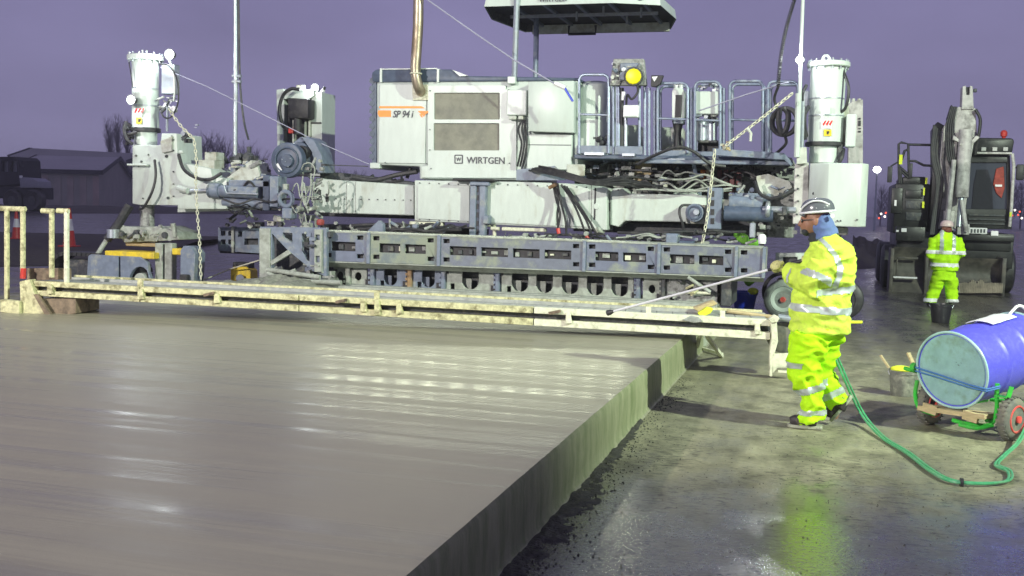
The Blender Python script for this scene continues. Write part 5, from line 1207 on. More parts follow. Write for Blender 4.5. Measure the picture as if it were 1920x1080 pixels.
MB().tube(smooth([hC+hrot @ Vector(v) for v in ((-.125,-.035,.02), (-.10,-.075,.055), (-.04,-.094,.088), (.03,-.092,.085), (.09,-.075,.055))], 5), .0075, 6).build('hat_stripe', hatw, ho)
sk = MB(); q = [hC+hrot @ Vector((x_, -math.sqrt(max(0, 1-(x_/.128)**2-(z_/.115)**2))*.106-.006, z_)) for x_, z_ in ((-.01,.035),(.055,.035),(.055,.075),(-.01,.075))]; sk.add(q+[v+Vector((0,.004,0)) for v in q], [(0,1,2,3),(7,6,5,4),(0,4,5,1),(1,5,6,2),(2,6,7,3),(3,7,4,0)]); sk.build('hat_sticker', signm, ho)
MB().cyl(hC+Vector((.11, -.07, -.02)), hC+Vector((.11, -.095, -.02)), .018, None, 12).build('hat_clip', hatw, ho)
gs = MB(); gs.tube([hc+Vector((-.093,-.008,-.010)), hc+Vector((-.088,-.045,-.010)), hc+Vector((-.04,-.068,-.006)), hc+Vector((.01,-.08,-.004))], .004, 6); gs.build('glasses_frame', black, man)
ln = MB(); ln.ell(hc+Vector((-.092,-.026,-.014)), .006, .024, .018, 12, 8); ln.ell(hc+Vector((-.092,.026,-.014)), .006, .024, .018, 12, 8); ln.build('glasses_lens', glass, man)['kind'] = 'stuff'
# boots
def bootmesh(ank, heel, toe, par):
    d = (toe-heel).normalized(); b = MB(); up = Vector((0,0,1))-d*d.z; up.normalize(); sd_ = d.cross(up)
    b.tube([ank+up*.03, ank-up*.01, heel+up*.05+d*.05], [.058, .062, .058], 16); b.tube([heel+d*.045+up*.045, heel.lerp(toe, .5)+up*.045, toe-d*.05+up*.038, toe-d*.02+up*.03], [.050, .050, .046, .030], 16)
    o = remesh(b, 'boot', .007, boot, par, None, 2, .004, 20)
    s = MB(); L_ = (toe-heel).length
    pr = [(0,.035),(.02,.045),(.3,.040),(.55,.050),(.8,.050),(.95,.035),(1.0,.012)]
    top = [heel+d*L_*t+sd_*w__+up*.012 for t, w__ in pr]+[heel+d*L_*t-sd_*w__+up*.012 for t, w__ in pr[::-1]]
    n = len(top); s.add(top+[v-up*.026 for v in top], [tuple(range(n)), tuple(range(2*n-1, n-1, -1))]+[(i, (i+1) % n, n+(i+1) % n, n+i) for i in range(n)])
    s.build('boot_sole', sole, o, .004); return o
h1 = W(1542, 800, -.12); h1.z = .018; t1 = W(1476, 800, -.12); t1.z = .018; bootmesh(an1, h1, t1, man)
t2 = W(1556, 800, .12); t2.z = .03; bootmesh(an2, t2+Vector((.150, 0, .21)), t2, man)
# the lance and its hose
ln_ = thing('spray_lance', 'long thin silver spray lance in the near worker\'s hands, pointing left over the bridge', 'spray lance', tip)
MB().tube([tip+axl*.03, hd2+axl*.10], .0105, 10).build('tube', hatw, ln_)
MB().tube([tip-axl*.04, tip-axl*.01, tip+axl*.03], [.026, .024, .010], 12).build('nozzle', black, ln_)
MB().tube([hd1-axl*.09, hd1-axl*.05, hd2+axl*.06, hd2+axl*.12], [.012, .018, .018, .014], 12).build('handle', black, ln_)
MB().bar(hd2+Vector((0, .0, -.01)), hd2+Vector((.01, .01, -.09)), .012, .02).build('trigger', black, ln_)
hz = [hd2+axl*.12, W(1530, 520, .30), W(1566, 600, .25), W(1556, 640, .12), W(1578, 700, .05), G(1612, 772, .10), G(1650, 818, .02), G(1700, 850, .02), G(1742, 882, .02), G(1782, 902, .02), G(1840, 907, .02), G(1886, 902, .02), G(1889, 884, .02), G(1866, 872, .02), G(1880, 855, .03), G(1906, 830, .06), G(1925, 795, .12), P(1945, 745, 8.9)]
b = MB(); b.curve(hz, .0095, 8, 8); hs_ = b.build('hose', hosem, base=G(1742, 882)); tag(hs_, 'green twin hose snaking over the wet ground from worker to drum cart', 'hose')
MB().curve([p+Vector((.022, .012, .004)) for p in hz], .008, 8, 8).build('second_hose', hosem, hs_); MB().tube([G(1800, 905, .02), G(1806, 905.5, .02)], .03, 10).build('hose_tie', black, hs_)

# ---- the man at the excavator, seen from behind
YK = 20.85
def K(x, y, dy=0.0): return P(x, y, YK+dy)
f0 = Vector((K(1766, 575).x, YK, 0)); b = MB()
hk = K(1775, 428, -.02)
b.ell(hk, .078, .092, .105, 22, 16); b.ell(hk+Vector((0, .06, -.04)), .055, .055, .07, 16, 12)
for s_ in (-1, 1): b.ell(hk+Vector((s_*.078, 0, -.01)), .010, .02, .032, 10, 8)
b.tube([hk+Vector((0, .10, -.02)), hk+Vector((0, .125, -.045))], [.012, .016], 8); b.tube([hk, K(1773, 442), K(1773, 452)], [.06, .06, .08], 14)
b.rings([(K(1773, 446), .15, .08), (K(1773, 480), .15, .10), (K(1771, 505), .15, .11), (K(1769, 515), .14, .10)], 20)
def arm(b, s, e, h, r): b.tube([s, e, h], r, 12)
sL, eL, hL = K(1752, 448), K(1745, 478, -.06), K(1758, 492, .16); sR, eR, hR = K(1794, 448), K(1803, 474, -.06), K(1790, 488, .18)
arm(b, sL, eL, hL, [.05, .042, .03]); arm(b, sR, eR, hR, [.05, .042, .03])
for h in (hL, hR):
    b.ell(h, .04, .045, .03, 12, 8)
    for k in range(4): b.tube([h+Vector((-.03+.02*k, .02, 0)), h+Vector((-.03+.02*k, .06, -.015)), h+Vector((-.03+.02*k, .075, -.045))], [.011, .010, .008], 6)
    b.tube([h+Vector((.03, 0, 0)), h+Vector((.05, .03, .01)), h+Vector((.045, .055, 0))], [.012, .011, .009], 6)
jL, jR = K(1743, 568), K(1785, 566)
for hx, kn, an in ((K(1760, 512), K(1752, 542, .05), jL), (K(1782, 512), K(1784, 540, .05), jR)): b.tube([hx, kn, an], [.085, .058, .042], 12)
m2 = remesh(b, 'person', .013, skin, None, f0, 2); tag(m2, 'worker in lime hi-vis suit standing with his back turned before the excavator bucket', 'person')
b = MB(); b.rings([(K(1771, 507), .235, .16), (K(1771, 495), .235, .165), (K(1773, 475), .225, .16), (K(1774, 458), .235, .155), (K(1774, 446), .215, .13), (K(1774, 438), .12, .10), (K(1774, 432), .085, .09)], 32, 2.4)
b.tube([sL, sL.lerp(eL, .5), eL, eL.lerp(hL, .85)], [.095, .09, .085, .065], 16); b.tube([sR, sR.lerp(eR, .5), eR, eR.lerp(hR, .85)], [.095, .09, .085, .065], 16)
j2 = remesh(b, 'jacket', .016, hiv2, m2, None, 2, .018, 6, 2.0)
b = MB(); b.rings([(K(1770, 525), .19, .15), (K(1770, 512), .20, .15), (K(1771, 500), .19, .14)], 26)
b.tube([K(1760, 520), K(1753, 543, .04), K(1746, 558), jL], [.125, .115, .105, .115], 18); b.tube([K(1783, 520), K(1784, 543, .04), K(1785, 558), jR], [.125, .11, .10, .11], 18)
t2_ = remesh(b, 'trousers', .016, hiv2, m2, None, 2, .02, 6, 7.0)
zk = lambda y: K(1771, y).z
for y0, y1, g_ in ((500, 493, j2), (476, 470, j2)): patch(g_, 'reflective_band', signm, m2, lambda p, n: zk(y0) < p.z < zk(y1) and abs(n.z) < .8, .006)
for x_ in (1764, 1787): patch(j2, 'reflective_brace', refl, m2, lambda p, n: abs(p.x-K(x_,460).x) < .03 and p.z > zk(476) and n.y < .3, .006)
patch(t2_, 'reflective_band', signm, m2, lambda p, n: zk(566) < p.z < zk(560), .006)
vs = []; fs = []; hC = hk+Vector((0, -.01, .035)); hat = MB()
for r_, z_ in prof:
    for k in range(n_): a = 2*math.pi*k/n_; vs.append(hC+Vector((.115*r_*math.cos(a), .135*r_*math.sin(a), .11*z_)))
for i in range(len(prof)-1):
    for k in range(n_): fs.append((i*n_+k, i*n_+(k+1) % n_, (i+1)*n_+(k+1) % n_, (i+1)*n_+k))
hat.add(vs, fs); hat.build('hard_hat', mat('pinkish_white_hard_hat', (.62, .48, .46), .4), m2)
MB().ell(hk+Vector((.015, -.03, -.03)), .075, .075, .075, 18, 12).build('hair', mat('reddish_hair', (.16, .045, .03), .7, bump=.5), m2)
for j in (jL, jR):
    b = MB(); q = Vector((j.x, j.y, .05)); b.tube([q+Vector((0, -.06, .03)), q+Vector((0, .02, .02)), q+Vector((0, .15, -.01))], [.055, .055, .04], 12); b.tube([q+Vector((0,0,.1)), q], [.06, .055], 12); remesh(b, 'boot', .012, boot, m2, None, 2)

# ================================================================== drum on its cart
A38 = R(38); ax = Vector((math.sin(A38), math.cos(A38), 0)); sd = Vector((math.cos(A38), -math.sin(A38), 0)); ZU = Vector((0, 0, 1))
dc = P(1784, 694, 8.72); rad = .298; Ld = .9
axd = Vector((ax.x*.992, ax.y*.992, .13)).normalized(); ZD = sd.cross(axd); ZD = ZD if ZD.z > 0 else -ZD
dr = thing('steel_drum', 'blue steel drum with grey-green lid lying on its side on the green cart', 'drum', dc-ZU*rad)
pf_ = [(.006, rad-.006)]
for t in [i/60 for i in range(61)]:
    x = .012+t*(Ld-.02); r_ = rad-.008 + .012*math.exp(-((x-Ld*.35)/.018)**2) + .012*math.exp(-((x-Ld*.66)/.018)**2); pf_.append((x, r_))
MB().lathe(dc, axd, pf_, 56).build('drum_shell', drumb, dr, ang=60)
lid = MB().lathe(dc, axd, [(-.002, 0.001), (-.002, rad-.028), (.006, rad-.022), (.012, rad-.012)], 56).build('drum_lid', drumf, dr)
MB().torus(dc+axd*.0, axd, rad-.004, .010, 64, 8).build('drum_rim', drumr, dr); MB().torus(dc+axd*Ld, axd, rad-.004, .010, 64, 8).build('drum_rim', drumr, dr)
for (u, v) in ((.035, .07), (.055, .05), (.075, .07), (.06, .09)): MB().bar(dc-ax*.004+sd*u+ZU*v, dc-ax*.004+sd*(u+.012)+ZU*(v-.004), .014, .004).build('lid_mark', letter, lid)
st = MB(); pts = [dc-ax*.012-sd*.30-ZU*.02, dc-ax*.018-sd*.1-ZU*.045, dc-ax*.018+sd*.15-ZU*.085, dc-ax*.014+sd*.30-ZU*.10, dc+ax*.1+sd*.34-ZU*.08]
st.tube(pts, .007, 8); o = st.build('strap', strapm, base=pts[0]); tag(o, 'blue rope strap drawn across the lid of the lying drum', 'strap')
MB().tube([p-ZU*.028+Vector((0,0,.004*i)) for i, p in enumerate(pts)], .006, 8).build('second_strand', strapm, o)
wp = MB(); 
for i in range(13):
    for j in range(7):
        a = R(-22+44*j/6)+R(-4); q = dc+axd*(.42+.34*i/12)+(ZD*math.cos(a)+sd*math.sin(a)*1.0)*(rad+.014+.006*noise.noise(Vector((i*.5, j*.6, 0)))); wp.v.append(q)
for i in range(12):
    for j in range(6): k = i*7+j; wp.f.append((k, k+1, k+8, k+7))
o = wp.build('plastic_sack', signm, base=dc+ax*.6+ZU*rad); tag(o, 'empty white plastic sack lying on top of the blue drum', 'sack')
o.modifiers.new('s', 'SOLIDIFY').thickness = .006
ct = thing('drum_cart', 'green tubular hand cart with red-rimmed wheels carrying the blue drum', 'hand cart', Vector((dc.x, dc.y, 0)))
def C3(a, s, z): return Vector((dc.x, dc.y, 0))+ax*a+sd*s+ZU*z
wz = .165
def wheel(a, s, nm='wheel'):
    c = C3(a, s, wz); w_ = MB(); w_.lathe(c-sd*.045, sd, [(0, .10), (.0, .13), (.012, .152), (.03, .164), (.06, .164), (.078, .152), (.09, .13), (.09, .10)], 36); o = w_.build(nm, tyre, ct)
    r_ = MB(); r_.lathe(c-sd*.036, sd, [(0, .0), (.0, .095), (.03, .085), (.05, .085), (.080, .105), (.080, .0)], 32); r2_ = r_.build('rim', redrim, o)
    MB().cyl(c+sd*.036, c+sd*.065, .028, None, 16).build('hub', redrim, o)
    MB().torus(c+sd*.045, sd, .098, .008, 30, 6).build('rim_edge', redrim, o)
    for k in range(22):
        an = 2*math.pi*k/22; u = ax*math.cos(an)+ZU*math.sin(an); 
    tb = MB()
    for k in range(26):
        an = 2*math.pi*k/26; u = ax*math.cos(an)+ZU*math.sin(an); tb.bar(c+u*.163-sd*.036, c+u*.163+sd*.036, .012, .006, u)
    tb.build('tread', tyre, o)['kind'] = 'stuff'; return o
wheel(.18, .40); wheel(.18, -.27)
MB().tube([C3(.18,-.27,wz), C3(.18,.40,wz)], .014, 10).build('axle', steel, ct)
tubes = [[C3(.02,-.30,.36), C3(.02,-.31,.24), C3(.03,-.27,.14), C3(.05,-.15,.11)], [C3(.02,.02,.10), C3(.04,.12,.09), C3(.1,.27,.10), C3(.12,.31,.20), C3(.1,.315,.36)],
         [C3(-.02,.10,.085), C3(.02,.22,.075), C3(.12,.29,.10)], [C3(.05,-.25,.13), C3(.9,-.22,.14)], [C3(.1,.25,.13), C3(.95,.22,.16)], [C3(.95,-.22,.14), C3(1.0,0,.15), C3(.95,.22,.16)], [C3(.02,-.42,.44), C3(.02,-.31,.43)]]
for t in tubes: MB().tube(smooth(t, 5), .016, 10).build('frame_tube', green, ct)
MB().bar(C3(.11,.30,.33), C3(.11,.40,.33), .05, .012).build('strap_bracket', green, ct); MB().bar(C3(.11,.31,.33), C3(.11,.31,.42), .03, .03).build('strap_bracket', green, ct); MB().bar(C3(.11,.40,.33), C3(.13,.41,.41), .03, .03).build('strap_bracket', green, ct)
MB().tube([C3(.0,-.335,.46), C3(.0,-.30,.46)], .04, 14).build('frame_cap', green, ct)
for s0 in (-.22, .12): MB().bar(C3(-.0, s0, .165), C3(.0, s0+.12, .15), .03, .07).build('timber_packer', timber, ct)
MB().bar(C3(.06,-.26,.15), C3(.06,.30,.175), .16, .035).build('cart_board', timber, ct)
for s0 in (.0,): MB().tube(smooth([C3(.75,-.02,.84), C3(.83,.0,.92), C3(.88,.01,.95), C3(.91,.04,.94), C3(.90,.07,.90), C3(.84,.06,.82)], 5), .012, 8).build('handle', signm, ct)
for s_ in (-.03, .08): pass
# buckets
def bucket(name, label, c, r0_, r1_, h, m, cat='bucket', handle=True):
    t = thing(name, label, cat, c)
    MB().lathe(c, ZU, [(0, r0_*.98), (.004, r0_), (h*.86, r1_*.985), (h*.87, r1_*1.03), (h, r1_*1.05), (h, r1_*.97), (h*.5, (r0_+r1_)/2*.96), (h*.12, r0_*.9)], 30).build('bucket_shell', m, t, ang=40)
    if handle: MB().tube([c+Vector((r1_*1.06*math.cos(a), -.01-.25*r1_*math.sin(a), h*.93-abs(math.sin(a))*.5*r1_)) for a in [math.pi*k/14 for k in range(15)]], .005, 6).build('bucket_handle', steel, t)
    return t
gb = G(1692, 741); bucket('cement_bucket', 'cement-crusted grey bucket on the ground left of the drum cart', gb, .105, .128, .235, buckg)
o = MB().ell(gb+Vector((-.02,0,.24)), .10, .09, .035, 18, 10).build('sponge', ylw, base=gb+ZU*.22); tag(o, 'bright yellow sponge on top of the cement-crusted bucket', 'sponge')
for k in range(5): pass
o = MB().bar(gb+Vector((-.13,-.02,.25)), gb+Vector((-.21,0,.36)), .05, .014).build('trowel', timber, base=gb+Vector((-.15,0,.25))); tag(o, 'pale wooden float leaning out of the cement-crusted bucket, left side', 'float')
o = MB().bar(gb+Vector((.10,.10,.26)), gb+Vector((.04,.14,.38)), .05, .014).build('trowel', timber, base=gb+Vector((.1,.1,.25))); tag(o, 'wooden tool blade standing up between the bucket and the drum lid', 'float')
kb = G(1763, 605); bucket('black_bucket', 'black plastic bucket on the wet ground behind the back-turned worker', kb, .13, .165, .30, rlime)
bb = G(1395, 583); t = bucket('blue_bucket', 'bright blue plastic bucket on the ground beyond the bridge\'s right end', bb, .155, .205, .33, buckb)
for k, (x, y, s_) in enumerate(((1405, 498, 9), (1406, 524, 11), (1392, 447, 12), (1412, 455, 10), (1384, 440, 8))):
    b = MB(); c = P(x, y, 18.0 if k < 2 else 15.4); r_ = s_*(c-CAM).dot(fwd)/FPX; b.ell(c, r_, r_*.6, r_*(1.2 if k == 1 else .8), 16, 12)
    o = b.build('green_cloth', mat('green_hi_vis_cloth', (.16, .42, .03), .8, dirt=(.05, .16, .02), dscale=9, damt=.8), base=c)
    for v in o.data.vertices: v.co *= 1+.35*noise.noise(v.co*9+Vector((k, 0, 0)))
    tag(o, ('crumpled green cloth ' + ('hanging above the blue bucket', 'sticking out of the blue bucket', 'draped on the mould\'s right end', 'right-hand scrap by the mould end, over the blue bucket', 'leftmost scrap on top of the mould\'s right end')[k]), 'cloth')
o = MB().ell(P(1412, 546, 18.0), .09, .08, .06, 16, 10).build('sponge', ylw, base=P(1412, 546, 18.0)); tag(o, 'pale yellow sponge in the mouth of the blue bucket', 'sponge')
# small trailer behind the worker
tl = thing('trailer', 'small white-framed trailer with silver wheel, half hidden behind the near worker', 'trailer', G(1530, 598))
YT = 17.0
def tp_(name, m, f, bev=.01, parent=None): b = MB(); f(b); return b.build(name, m, parent or tl, bev)
tp_('frame', cleanw, lambda b: b.ppoly([(1454,474),(1600,474),(1600,505),(1454,505)], YT+.2, .06, [[(1468,482),(1495,482),(1495,500),(1468,500)]]))
tp_('tank', dark, lambda b: b.pbox(1466,480,1600,560,YT+.3,.9), .05); tp_('chassis', dark, lambda b: b.pbox(1450,560,1604,570,YT+.2,1.0))
for x in (1468, 1578):
    c = P(x, 562, YT); w_ = MB(); w_.lathe(c, Vector((.18,1,0)), [(0, .19), (-.015, .21), (.0, .27), (.03, .31), (.13, .31), (.17, .26), (.17, .17)], 36); o = w_.build('wheel', black if x > 1500 else mat('grey_tyre', (.30,.33,.31), .6, var=.2, dirt=(.3,.3,.26), dscale=8), tl)
    MB().lathe(c, Vector((.18,1,0)), [(.02, 0.001), (.02, .10), (.0, .13), (-.02, .19), (.02, .2), (.05, .19)], 32).build('rim', dark if x > 1500 else cleanw, o); MB().lathe(c+Vector((.0,-.0,0)), Vector((.18,1,0)), [(-.03, .001), (-.03, .04), (.03, .05)], 18).build('hub', redrim, o)
# small yellow pump at the left end of the mould
yp = thing('yellow_pump', 'small yellow and black pump standing behind the bridge left of the mould', 'pump', Vector((P(450,515,16.0).x, 16.0, .0)))
for nme, m_, f in (('pump_body', yellow, lambda b: b.ppoly([(432,505),(437,500),(462,500),(469,508),(470,528),(458,530),(455,520),(444,520),(440,530),(432,526)], 16.0, .25)), ('pump_motor', black, lambda b: b.pbox(436,492,466,504,16.02,.2)), ('pump_outlet', steel, lambda b: b.cyl(P(450,522,15.9), P(450,522,16.1), .07, None, 16)), ('pump_legs', dark, lambda b: b.pbox(434,528,468,575,16.02,.2))):
    b = MB(); f(b); b.build(nme, m_, yp, .01)
o = MB().tube([P(382,525,15.6), P(430,505,15.9), P(490,487,15.6)], .012, 6).build('string_line', creamw, base=P(430,505,15.9)); tag(o, 'pale string line stretched past the yellow pump to the mould', 'line')

# cones
def cone(label, px, yb_, ytop, first):
    c = G(px, yb_); D = (c-CAM).dot(fwd); h = (yb_-ytop)*D/FPX; t = thing('traffic_cone', label, 'traffic cone', c, 'traffic cones on the soil bank')
    MB().box(c.x-.2*h, c.x+.2*h, c.y-.2*h, c.y+.2*h, c.z+.10, c.z+.16).build('base', red, t, .01)
    f = lambda z: h*(.17-.13*z)
    for nm_, z0, z1, m_ in (('body', .0, .42, red), ('band', .42, .72, conew), ('top', .72, 1.0, red)): MB().tube_prof([c+ZU*(h*z0+.12), c+ZU*(h*z1+.12)], [f(z0), f(z1)], ZU, 24).build(nm_, m_, t)
cone('red traffic cone with white band seen behind the leftmost bridge hand rail', 31, 455, 402, True)
cone('red and white traffic cone behind the right-hand bridge rail posts, on the dark soil', 130, 470, 398, False)

# vehicle at far left
tv = thing('dump_truck', 'dark site dump truck parked at the far left before the sheds', 'truck', G(30, 399)); YV = G(30, 399).y
def tv_(nme, m_, f, bev=.03, parent=None): b = MB(); f(b); return b.build(nme, m_, parent or tv, bev)
cb = tv_('cab', roofd, lambda b: b.ppoly([(-60,294),(28,294),(34,300),(36,330),(40,345),(-60,352)], YV, 2.6, [[(4,302),(15,302),(15,322),(4,322)], [(20,302),(31,302),(32,322),(20,322)]]))
tv_('cab_window', mat('dim_window', (.16,.16,.2), .3), lambda b: b.pbox(3,301,33,323,YV+.3,.05), 0, cb)
tv_('chassis', roofd, lambda b: b.pbox(-60,350,66,372,YV+.2,2.2)); tv_('engine_block', mat('grey_engine', (.25,.25,.3), .5), lambda b: b.ppoly([(36,332),(60,334),(70,340),(72,352),(38,352)], YV-.1, 1.6))
for x in (22, 60): 
    c = P(x, 376, YV-.2); r_ = 21*(c-CAM).dot(fwd)/FPX; o = MB().lathe(c, Vector((0,1,0)), [(0, r_*.5), (-.1, r_*.85), (.05, r_), (.6, r_), (.7, r_*.8)], 28).build('wheel', black, tv); MB().cyl(c-Vector((0,.05,0)), c+Vector((0,.2,0)), r_*.4, None, 16).build('rim', dark, o)
tv_('mirror', roofd, lambda b: b.pbox(38,303,43,312,YV-.3,.2)); tv_('headlamp', signm, lambda b: b.pbox(36,329,41,334,YV-.15,.1))

# ================================================================== the excavator
YE = 24.9
ex = thing('wheeled_excavator', 'muddy dark wheeled excavator facing us, its grey boom folded up high', 'excavator', Vector((P(1785,550,YE).x, YE, 0)))
def xb(name, x0, y0, x1, y1, Y, d, m, parent=None, bev=.015): b = MB(); b.pbox(x0, y0, x1, y1, Y, d); return b.build(name, m, parent or ex, bev)
def xp(name, pts, Y, d, m, parent=None, bev=.015, holes=()): b = MB(); b.ppoly(pts, Y, d, holes); return b.build(name, m, parent or ex, bev)
def xt(name, pts, r, m, parent=None, n=10): b = MB(); b.tube(pts, r, n); return b.build(name, m, parent or ex)
# blade / bucket across the front
def blade(b, x0, x1, yt0, yt1):
    xa, xb_ = P(x0, 520, YE).x, P(x1, 520, YE).x; z0, z1 = P(1780, yt1, YE).z, P(1780, yt0, YE).z; n = 10; vs = []
    for i in range(n+1):
        t = i/n; z = z0+(z1-z0)*t; y = YE-.32+.42*math.sin(math.pi*t*.8); vs += [(xa, y, z), (xb_, y, z), (xb_, y+.05, z), (xa, y+.05, z)]
    fs = []
    for i in range(n): k = i*4; fs += [(k, k+1, k+5, k+4), (k+1, k+2, k+6, k+5), (k+2, k+3, k+7, k+6), (k+3, k, k+4, k+7)]
    fs += [(0,3,2,1), (4*n, 4*n+1, 4*n+2, 4*n+3)]; b.add(vs, fs)
b = MB(); blade(b, 1672, 1738, 466, 554); bl1 = b.build('bucket', exb, ex)
b = MB(); blade(b, 1738, 1882, 482, 556); bl2 = b.build('bucket', exb, ex)
xb('bucket_side', 1668, 466, 1675, 552, YE-.35, .8, exb); xb('bucket_side', 1878, 484, 1886, 552, YE-.35, .8, exb); xb('bucket_side', 1734, 470, 1740, 552, YE-.33, .7, exb)
xb('bucket_rib', 1682, 482, 1722, 486, YE-.12, .05, exb, bl1); xb('cutting_edge', 1675, 519, 1720, 522, YE-.30, .1, signm, bl1, .003); xb('bucket_rib', 1680, 486, 1683, 520, YE-.16, .06, exb, bl1)
b = MB(); 
for i in range(26): t = i/25; x = 1797+80*t; h = 14+9*abs(noise.noise(Vector((t*5, 2, 0))))*2*math.sin(math.pi*min(1, t+.1)); b.pbox(x, 545-h, x+3.4, 550, YE-.36, .12)
b.build('mud', mat('pale_mud', (.24, .21, .16), .8, var=.3, bump=1), bl2, .01)['kind'] = 'stuff'
xb('chassis', 1680, 436, 1900, 500, YE+.5, 2.6, exd); xb('bumper', 1680, 425, 1735, 452, YE+.3, .3, exd); xb('bumper', 1800, 440, 1902, 452, YE+.3, .3, exd)
for x0, x1 in ((1656, 1684), (1872, 1902)):
    cx = P((x0+x1)/2, 500, YE+.8).x; w2 = .19; o = MB().lathe((cx-w2, YE+1.2, .50), (1,0,0), [(0, .2), (0, .42), (.05, .5), (.33, .5), (.38, .42), (.38, .2)], 30).build('wheel', black, ex)
    MB().lathe((cx-w2-.01, YE+1.2, .50), (1,0,0), [(0, .001), (0, .22), (.05, .24)], 20).build('rim', dark, o)
    o = MB().lathe((cx-w2, YE+3.6, .50), (1,0,0), [(0, .2), (0, .42), (.05, .5), (.33, .5), (.38, .42), (.38, .2)], 30).build('wheel', black, ex)
xb('engine_cover', 1676, 344, 1742, 438, YE+.9, 2.6, exd, None, .04); xb('engine_cover', 1692, 331, 1736, 346, YE+1.0, 2.3, exd, None, .04); xb('side_door', 1671, 352, 1692, 400, YE+.85, .1, exd)
for k, y in enumerate((356, 376, 398)): xb('vent_panel', 1698, y, 1730, y+16, YE+.87, .03, dark if k else exd)
xb('reflector', 1677, 375, 1681, 386, YE+.82, .02, signm, None, 0); xb('head_lamp', 1690, 428, 1700, 435, YE+.27, .05, signm, None, .004); xb('head_lamp', 1858, 433, 1872, 442, YE+.27, .05, signm, None, .004); xb('small_lamp', 1680, 431, 1685, 435, YE+.27, .05, signm, None, .004)
pl = xb('number_plate', 1811, 427, 1851, 438, YE+.26, .02, signm, None, .003)
for k in range(6): xb('plate_character', 1814+6*k, 429.5, 1817.5+6*k, 436.5, YE+.25, .01, letter, pl, 0)
xb('hazard_strip', 1735, 333, 1739, 345, YE+.8, .02, ylw, None, 0); xb('hazard_strip', 1731, 352, 1734, 366, YE+.8, .02, ylw, None, 0); xb('hazard_strip', 1729, 378, 1733, 390, YE+.8, .02, ylw, None, 0)
Yh = YE+1.0
for pts in ([(1686,345),(1685,300),(1685,270),(1690,267),(1703,270),(1704,330)], [(1703,271),(1749,272)], [(1704,302),(1716,302),(1732,310),(1750,311)], [(1690,302),(1696,283),(1703,280)], [(1686,312),(1704,328)], [(1690,322),(1704,334)], [(1690,345),(1688,312)]): xt('hand_rail', [P(x, y, Yh) for x, y in pts], .028, black)
xt('mirror_arm', [P(1685,303,Yh), P(1670,312,Yh)], .018, black); xb('mirror', 1664, 312, 1673, 342, Yh-.05, .08, black); xb('mirror', 1704, 306, 1711, 334, Yh-.05, .08, black); xb('rail_marker', 1686, 290, 1692, 308, Yh-.04, .03, ylw, None, 0)
# boom
xp('boom', [(1748,243),(1758,228),(1772,236),(1790,250),(1796,300),(1788,435),(1742,435),(1748,330)], YE+.8, .5, exd); xp('boom_side', [(1757,262),(1776,225),(1790,215),(1795,300),(1780,420),(1760,430)], YE+.7, .08, exw, bev=.01)
xp('boom', [(1790,205),(1797,200),(1829,202),(1833,262),(1820,275),(1800,275),(1789,250)], YE+.4, .45, exw, bev=.02)
xp('stick_tip', [(1805,162),(1811,160),(1812,178),(1818,178),(1819,160),(1824,162),(1826,205),(1803,205)], YE+.35, .4, exw, bev=.01); xb('tip_bolt', 1825, 166, 1832, 173, YE+.4, .06, dark); xb('tip_pipe', 1809, 163, 1820, 180, YE+.45, .05, black)
xp('lower_boom', [(1789,258),(1824,258),(1818,330),(1806,430),(1774,430),(1782,340)], YE+.55, .2, exw)
xt('boom_cylinder', [P(1811,244,YE+.2), P(1803,370,YE+.1)], .14, exw, n=20); xt('cylinder_rod', [P(1803,366,YE+.1), P(1798,425,YE)], .06, steel, n=16); xb('cylinder_band', 1799, 268, 1818, 273, YE+.05, .3, exw)
xp('boom_arm', [(1786,258),(1796,262),(1790,330),(1782,430),(1768,430),(1776,380)], YE+.3, .2, exw); xp('boom_arm', [(1817,262),(1826,268),(1812,350),(1806,368),(1800,366)], YE+.3, .15, exw)
xt('tipping_link', [P(1789,300,YE+.1), P(1779,395,YE), P(1776,430,YE-.1)], .05, exw); xt('tipping_link', [P(1803,375,YE), P(1812,435,YE-.1)], .05, exw); xb('link_plate', 1770, 395, 1790, 432, YE+.1, .3, exw); xb('link_plate', 1795, 420, 1818, 440, YE, .3, exw)
xp('yoke', [(1788,253),(1800,262),(1802,268),(1786,262)], YE+.15, .3, exw); xp('yoke', [(1818,268),(1830,254),(1838,257),(1820,275)], YE+.15, .3, exw)
for k in range(9):
    o_ = random.uniform(-6, 6); xt('boom_hose', smooth([P(1757+o_,240+o_,YE+.6), P(1752+o_,290,YE+.5), P(1762+o_,345,YE+.45), P(1755+o_,400,YE+.4), P(1750+o_,440,YE+.3)], 5), .024, black)
for k in range(4): xt('boom_hose', smooth([P(1784+3*k,200,YE+.35), P(1774+4*k,240,YE+.3), P(1776+4*k,290,YE+.25), P(1790+2*k,330,YE+.2)], 5), .022, black)
xt('boom_hose', smooth([P(1829,205,YE+.3), P(1838,225,YE+.3), P(1834,260,YE+.3), P(1828,290,YE+.4)], 5), .035, black); xt('boom_pipe', [P(1768,250,YE+.5), P(1764,300,YE+.5), P(1770,360,YE+.5)], .02, exw); xp('boom_cap', [(1776,222),(1784,196),(1790,204),(1786,240)], YE+.5, .3, black)
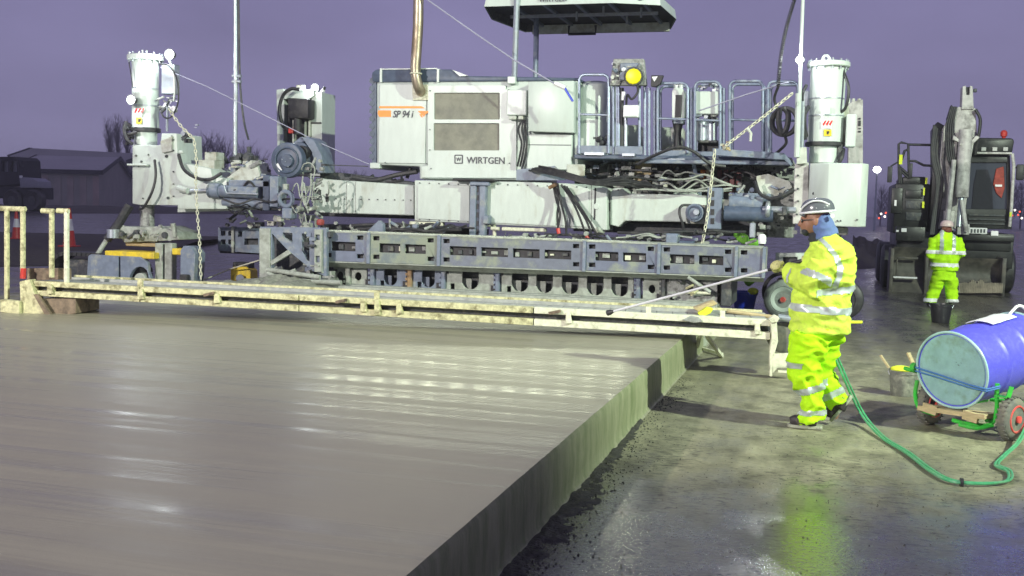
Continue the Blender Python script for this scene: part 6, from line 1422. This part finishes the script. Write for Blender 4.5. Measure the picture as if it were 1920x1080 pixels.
# cab
cab = xp('cab', [(1818,292),(1828,288),(1894,288),(1897,430),(1806,430),(1808,380)], YE+1.0, 1.7, exd, None, .03, [[(1818,305),(1888,305),(1889,392),(1812,392)]])
xb('windscreen', 1812, 304, 1890, 393, YE+1.06, .03, glass, cab, 0); xb('cab_back', 1812, 304, 1890, 393, YE+2.4, .05, mat('cab_rear', (.12,.15,.18), .5), cab, 0)
xp('seat', [(1832,318),(1852,318),(1860,345),(1862,392),(1822,392),(1826,345)], YE+1.03, .02, roofd, cab, .0); 
xp('red_coat', [(1868,316),(1882,312),(1884,352),(1878,372),(1868,362),(1862,345)], YE+1.02, .03, mat('dull_red_cloth', (.32,.05,.035), .7, var=.3, dscale=6), cab, .01); xb('coat_stripe', 1866, 346, 1879, 350, YE+1.0, .02, signm, cab, 0)
rf_ = xp('cab_roof', [(1822,264),(1830,258),(1898,259),(1902,264),(1898,286),(1820,286)], YE+.9, 1.8, exd, None, .03)
for x in (1845, 1866, 1886): xb('roof_lamp', x-5, 276, x+4, 283, YE+.87, .05, mat('dim_lamp_glass', (.5,.5,.48), .3), rf_, .005)
xb('roof_rail', 1826, 285, 1898, 289, YE+.8, .1, exw, rf_, .01); xt('cab_pillar', [P(1898,288,YE+.85), P(1901,310,YE+.85), P(1896,395,YE+.85), P(1893,425,YE+.85)], .035, exw, cab); xb('pillar_reflector', 1893, 398, 1897, 406, YE+.8, .02, ylw, cab, 0)
MB().lathe(P(1882,256,YE+1.3)-ZU*.05, ZU, [(0, .03), (.05, .05), (.06, .07), (.14, .075), (.18, .05), (.2, .001)], 18).build('beacon', red, ex)
xt('mirror_arm', [P(1900,314,YE+.9), P(1908,314,YE+.85)], .02, black); xb('mirror', 1906, 308, 1921, 338, YE+.8, .1, black, None, .03)
for k in range(3): xb('grille_bar', 1816, 402+8*k, 1884, 405+8*k, YE+.95, .05, dark, cab, .003)
xb('lower_panel', 1810, 440, 1896, 470, YE+.45, .1, exd); xb('counter_bar', 1742, 440, 1800, 480, YE+.5, .4, exd); xb('axle', 1680, 500, 1880, 525, YE+1.0, .3, exd)
# beacon side: sheet covered heap
b = MB(); nx, ny = 24, 8
for j in range(ny+1):
    for i in range(nx+1):
        t, s_ = i/nx, j/ny; p = G(1618+62*t, 440, 0); p = Vector((p.x, 46+4*s_, .0)); e = math.sin(math.pi*s_)**.7; p.z = .75*e*(.55+.5*(1-t))+.12*noise.noise(Vector((t*6, s_*5, 0))); b.v.append(p)
for j in range(ny):
    for i in range(nx): k = j*(nx+1)+i; b.f.append((k, k+1, k+nx+2, k+nx+1))
o = b.build('plastic_sheeting', silver, base=Vector((5.0, 48, 0))); tag(o, 'crumpled silvery plastic sheeting on a bank between the paver and the excavator', 'sheeting')

# ================================================================== damp air
hzm = bpy.data.materials.new('damp_air'); hzm.use_nodes = True; t = hzm.node_tree; t.nodes.clear()
v = t.nodes.new('ShaderNodeVolumePrincipled'); v.inputs['Density'].default_value = .0013; v.inputs['Color'].default_value = (.9, .9, .95, 1); v.inputs['Anisotropy'].default_value = .3
oo = t.nodes.new('ShaderNodeOutputMaterial'); t.links.new(v.outputs[0], oo.inputs['Volume'])
MB().box(-950, 950, -70, 1600, -1.0, 22.0).build('haze', hzm, smooth_=False, kind='stuff')
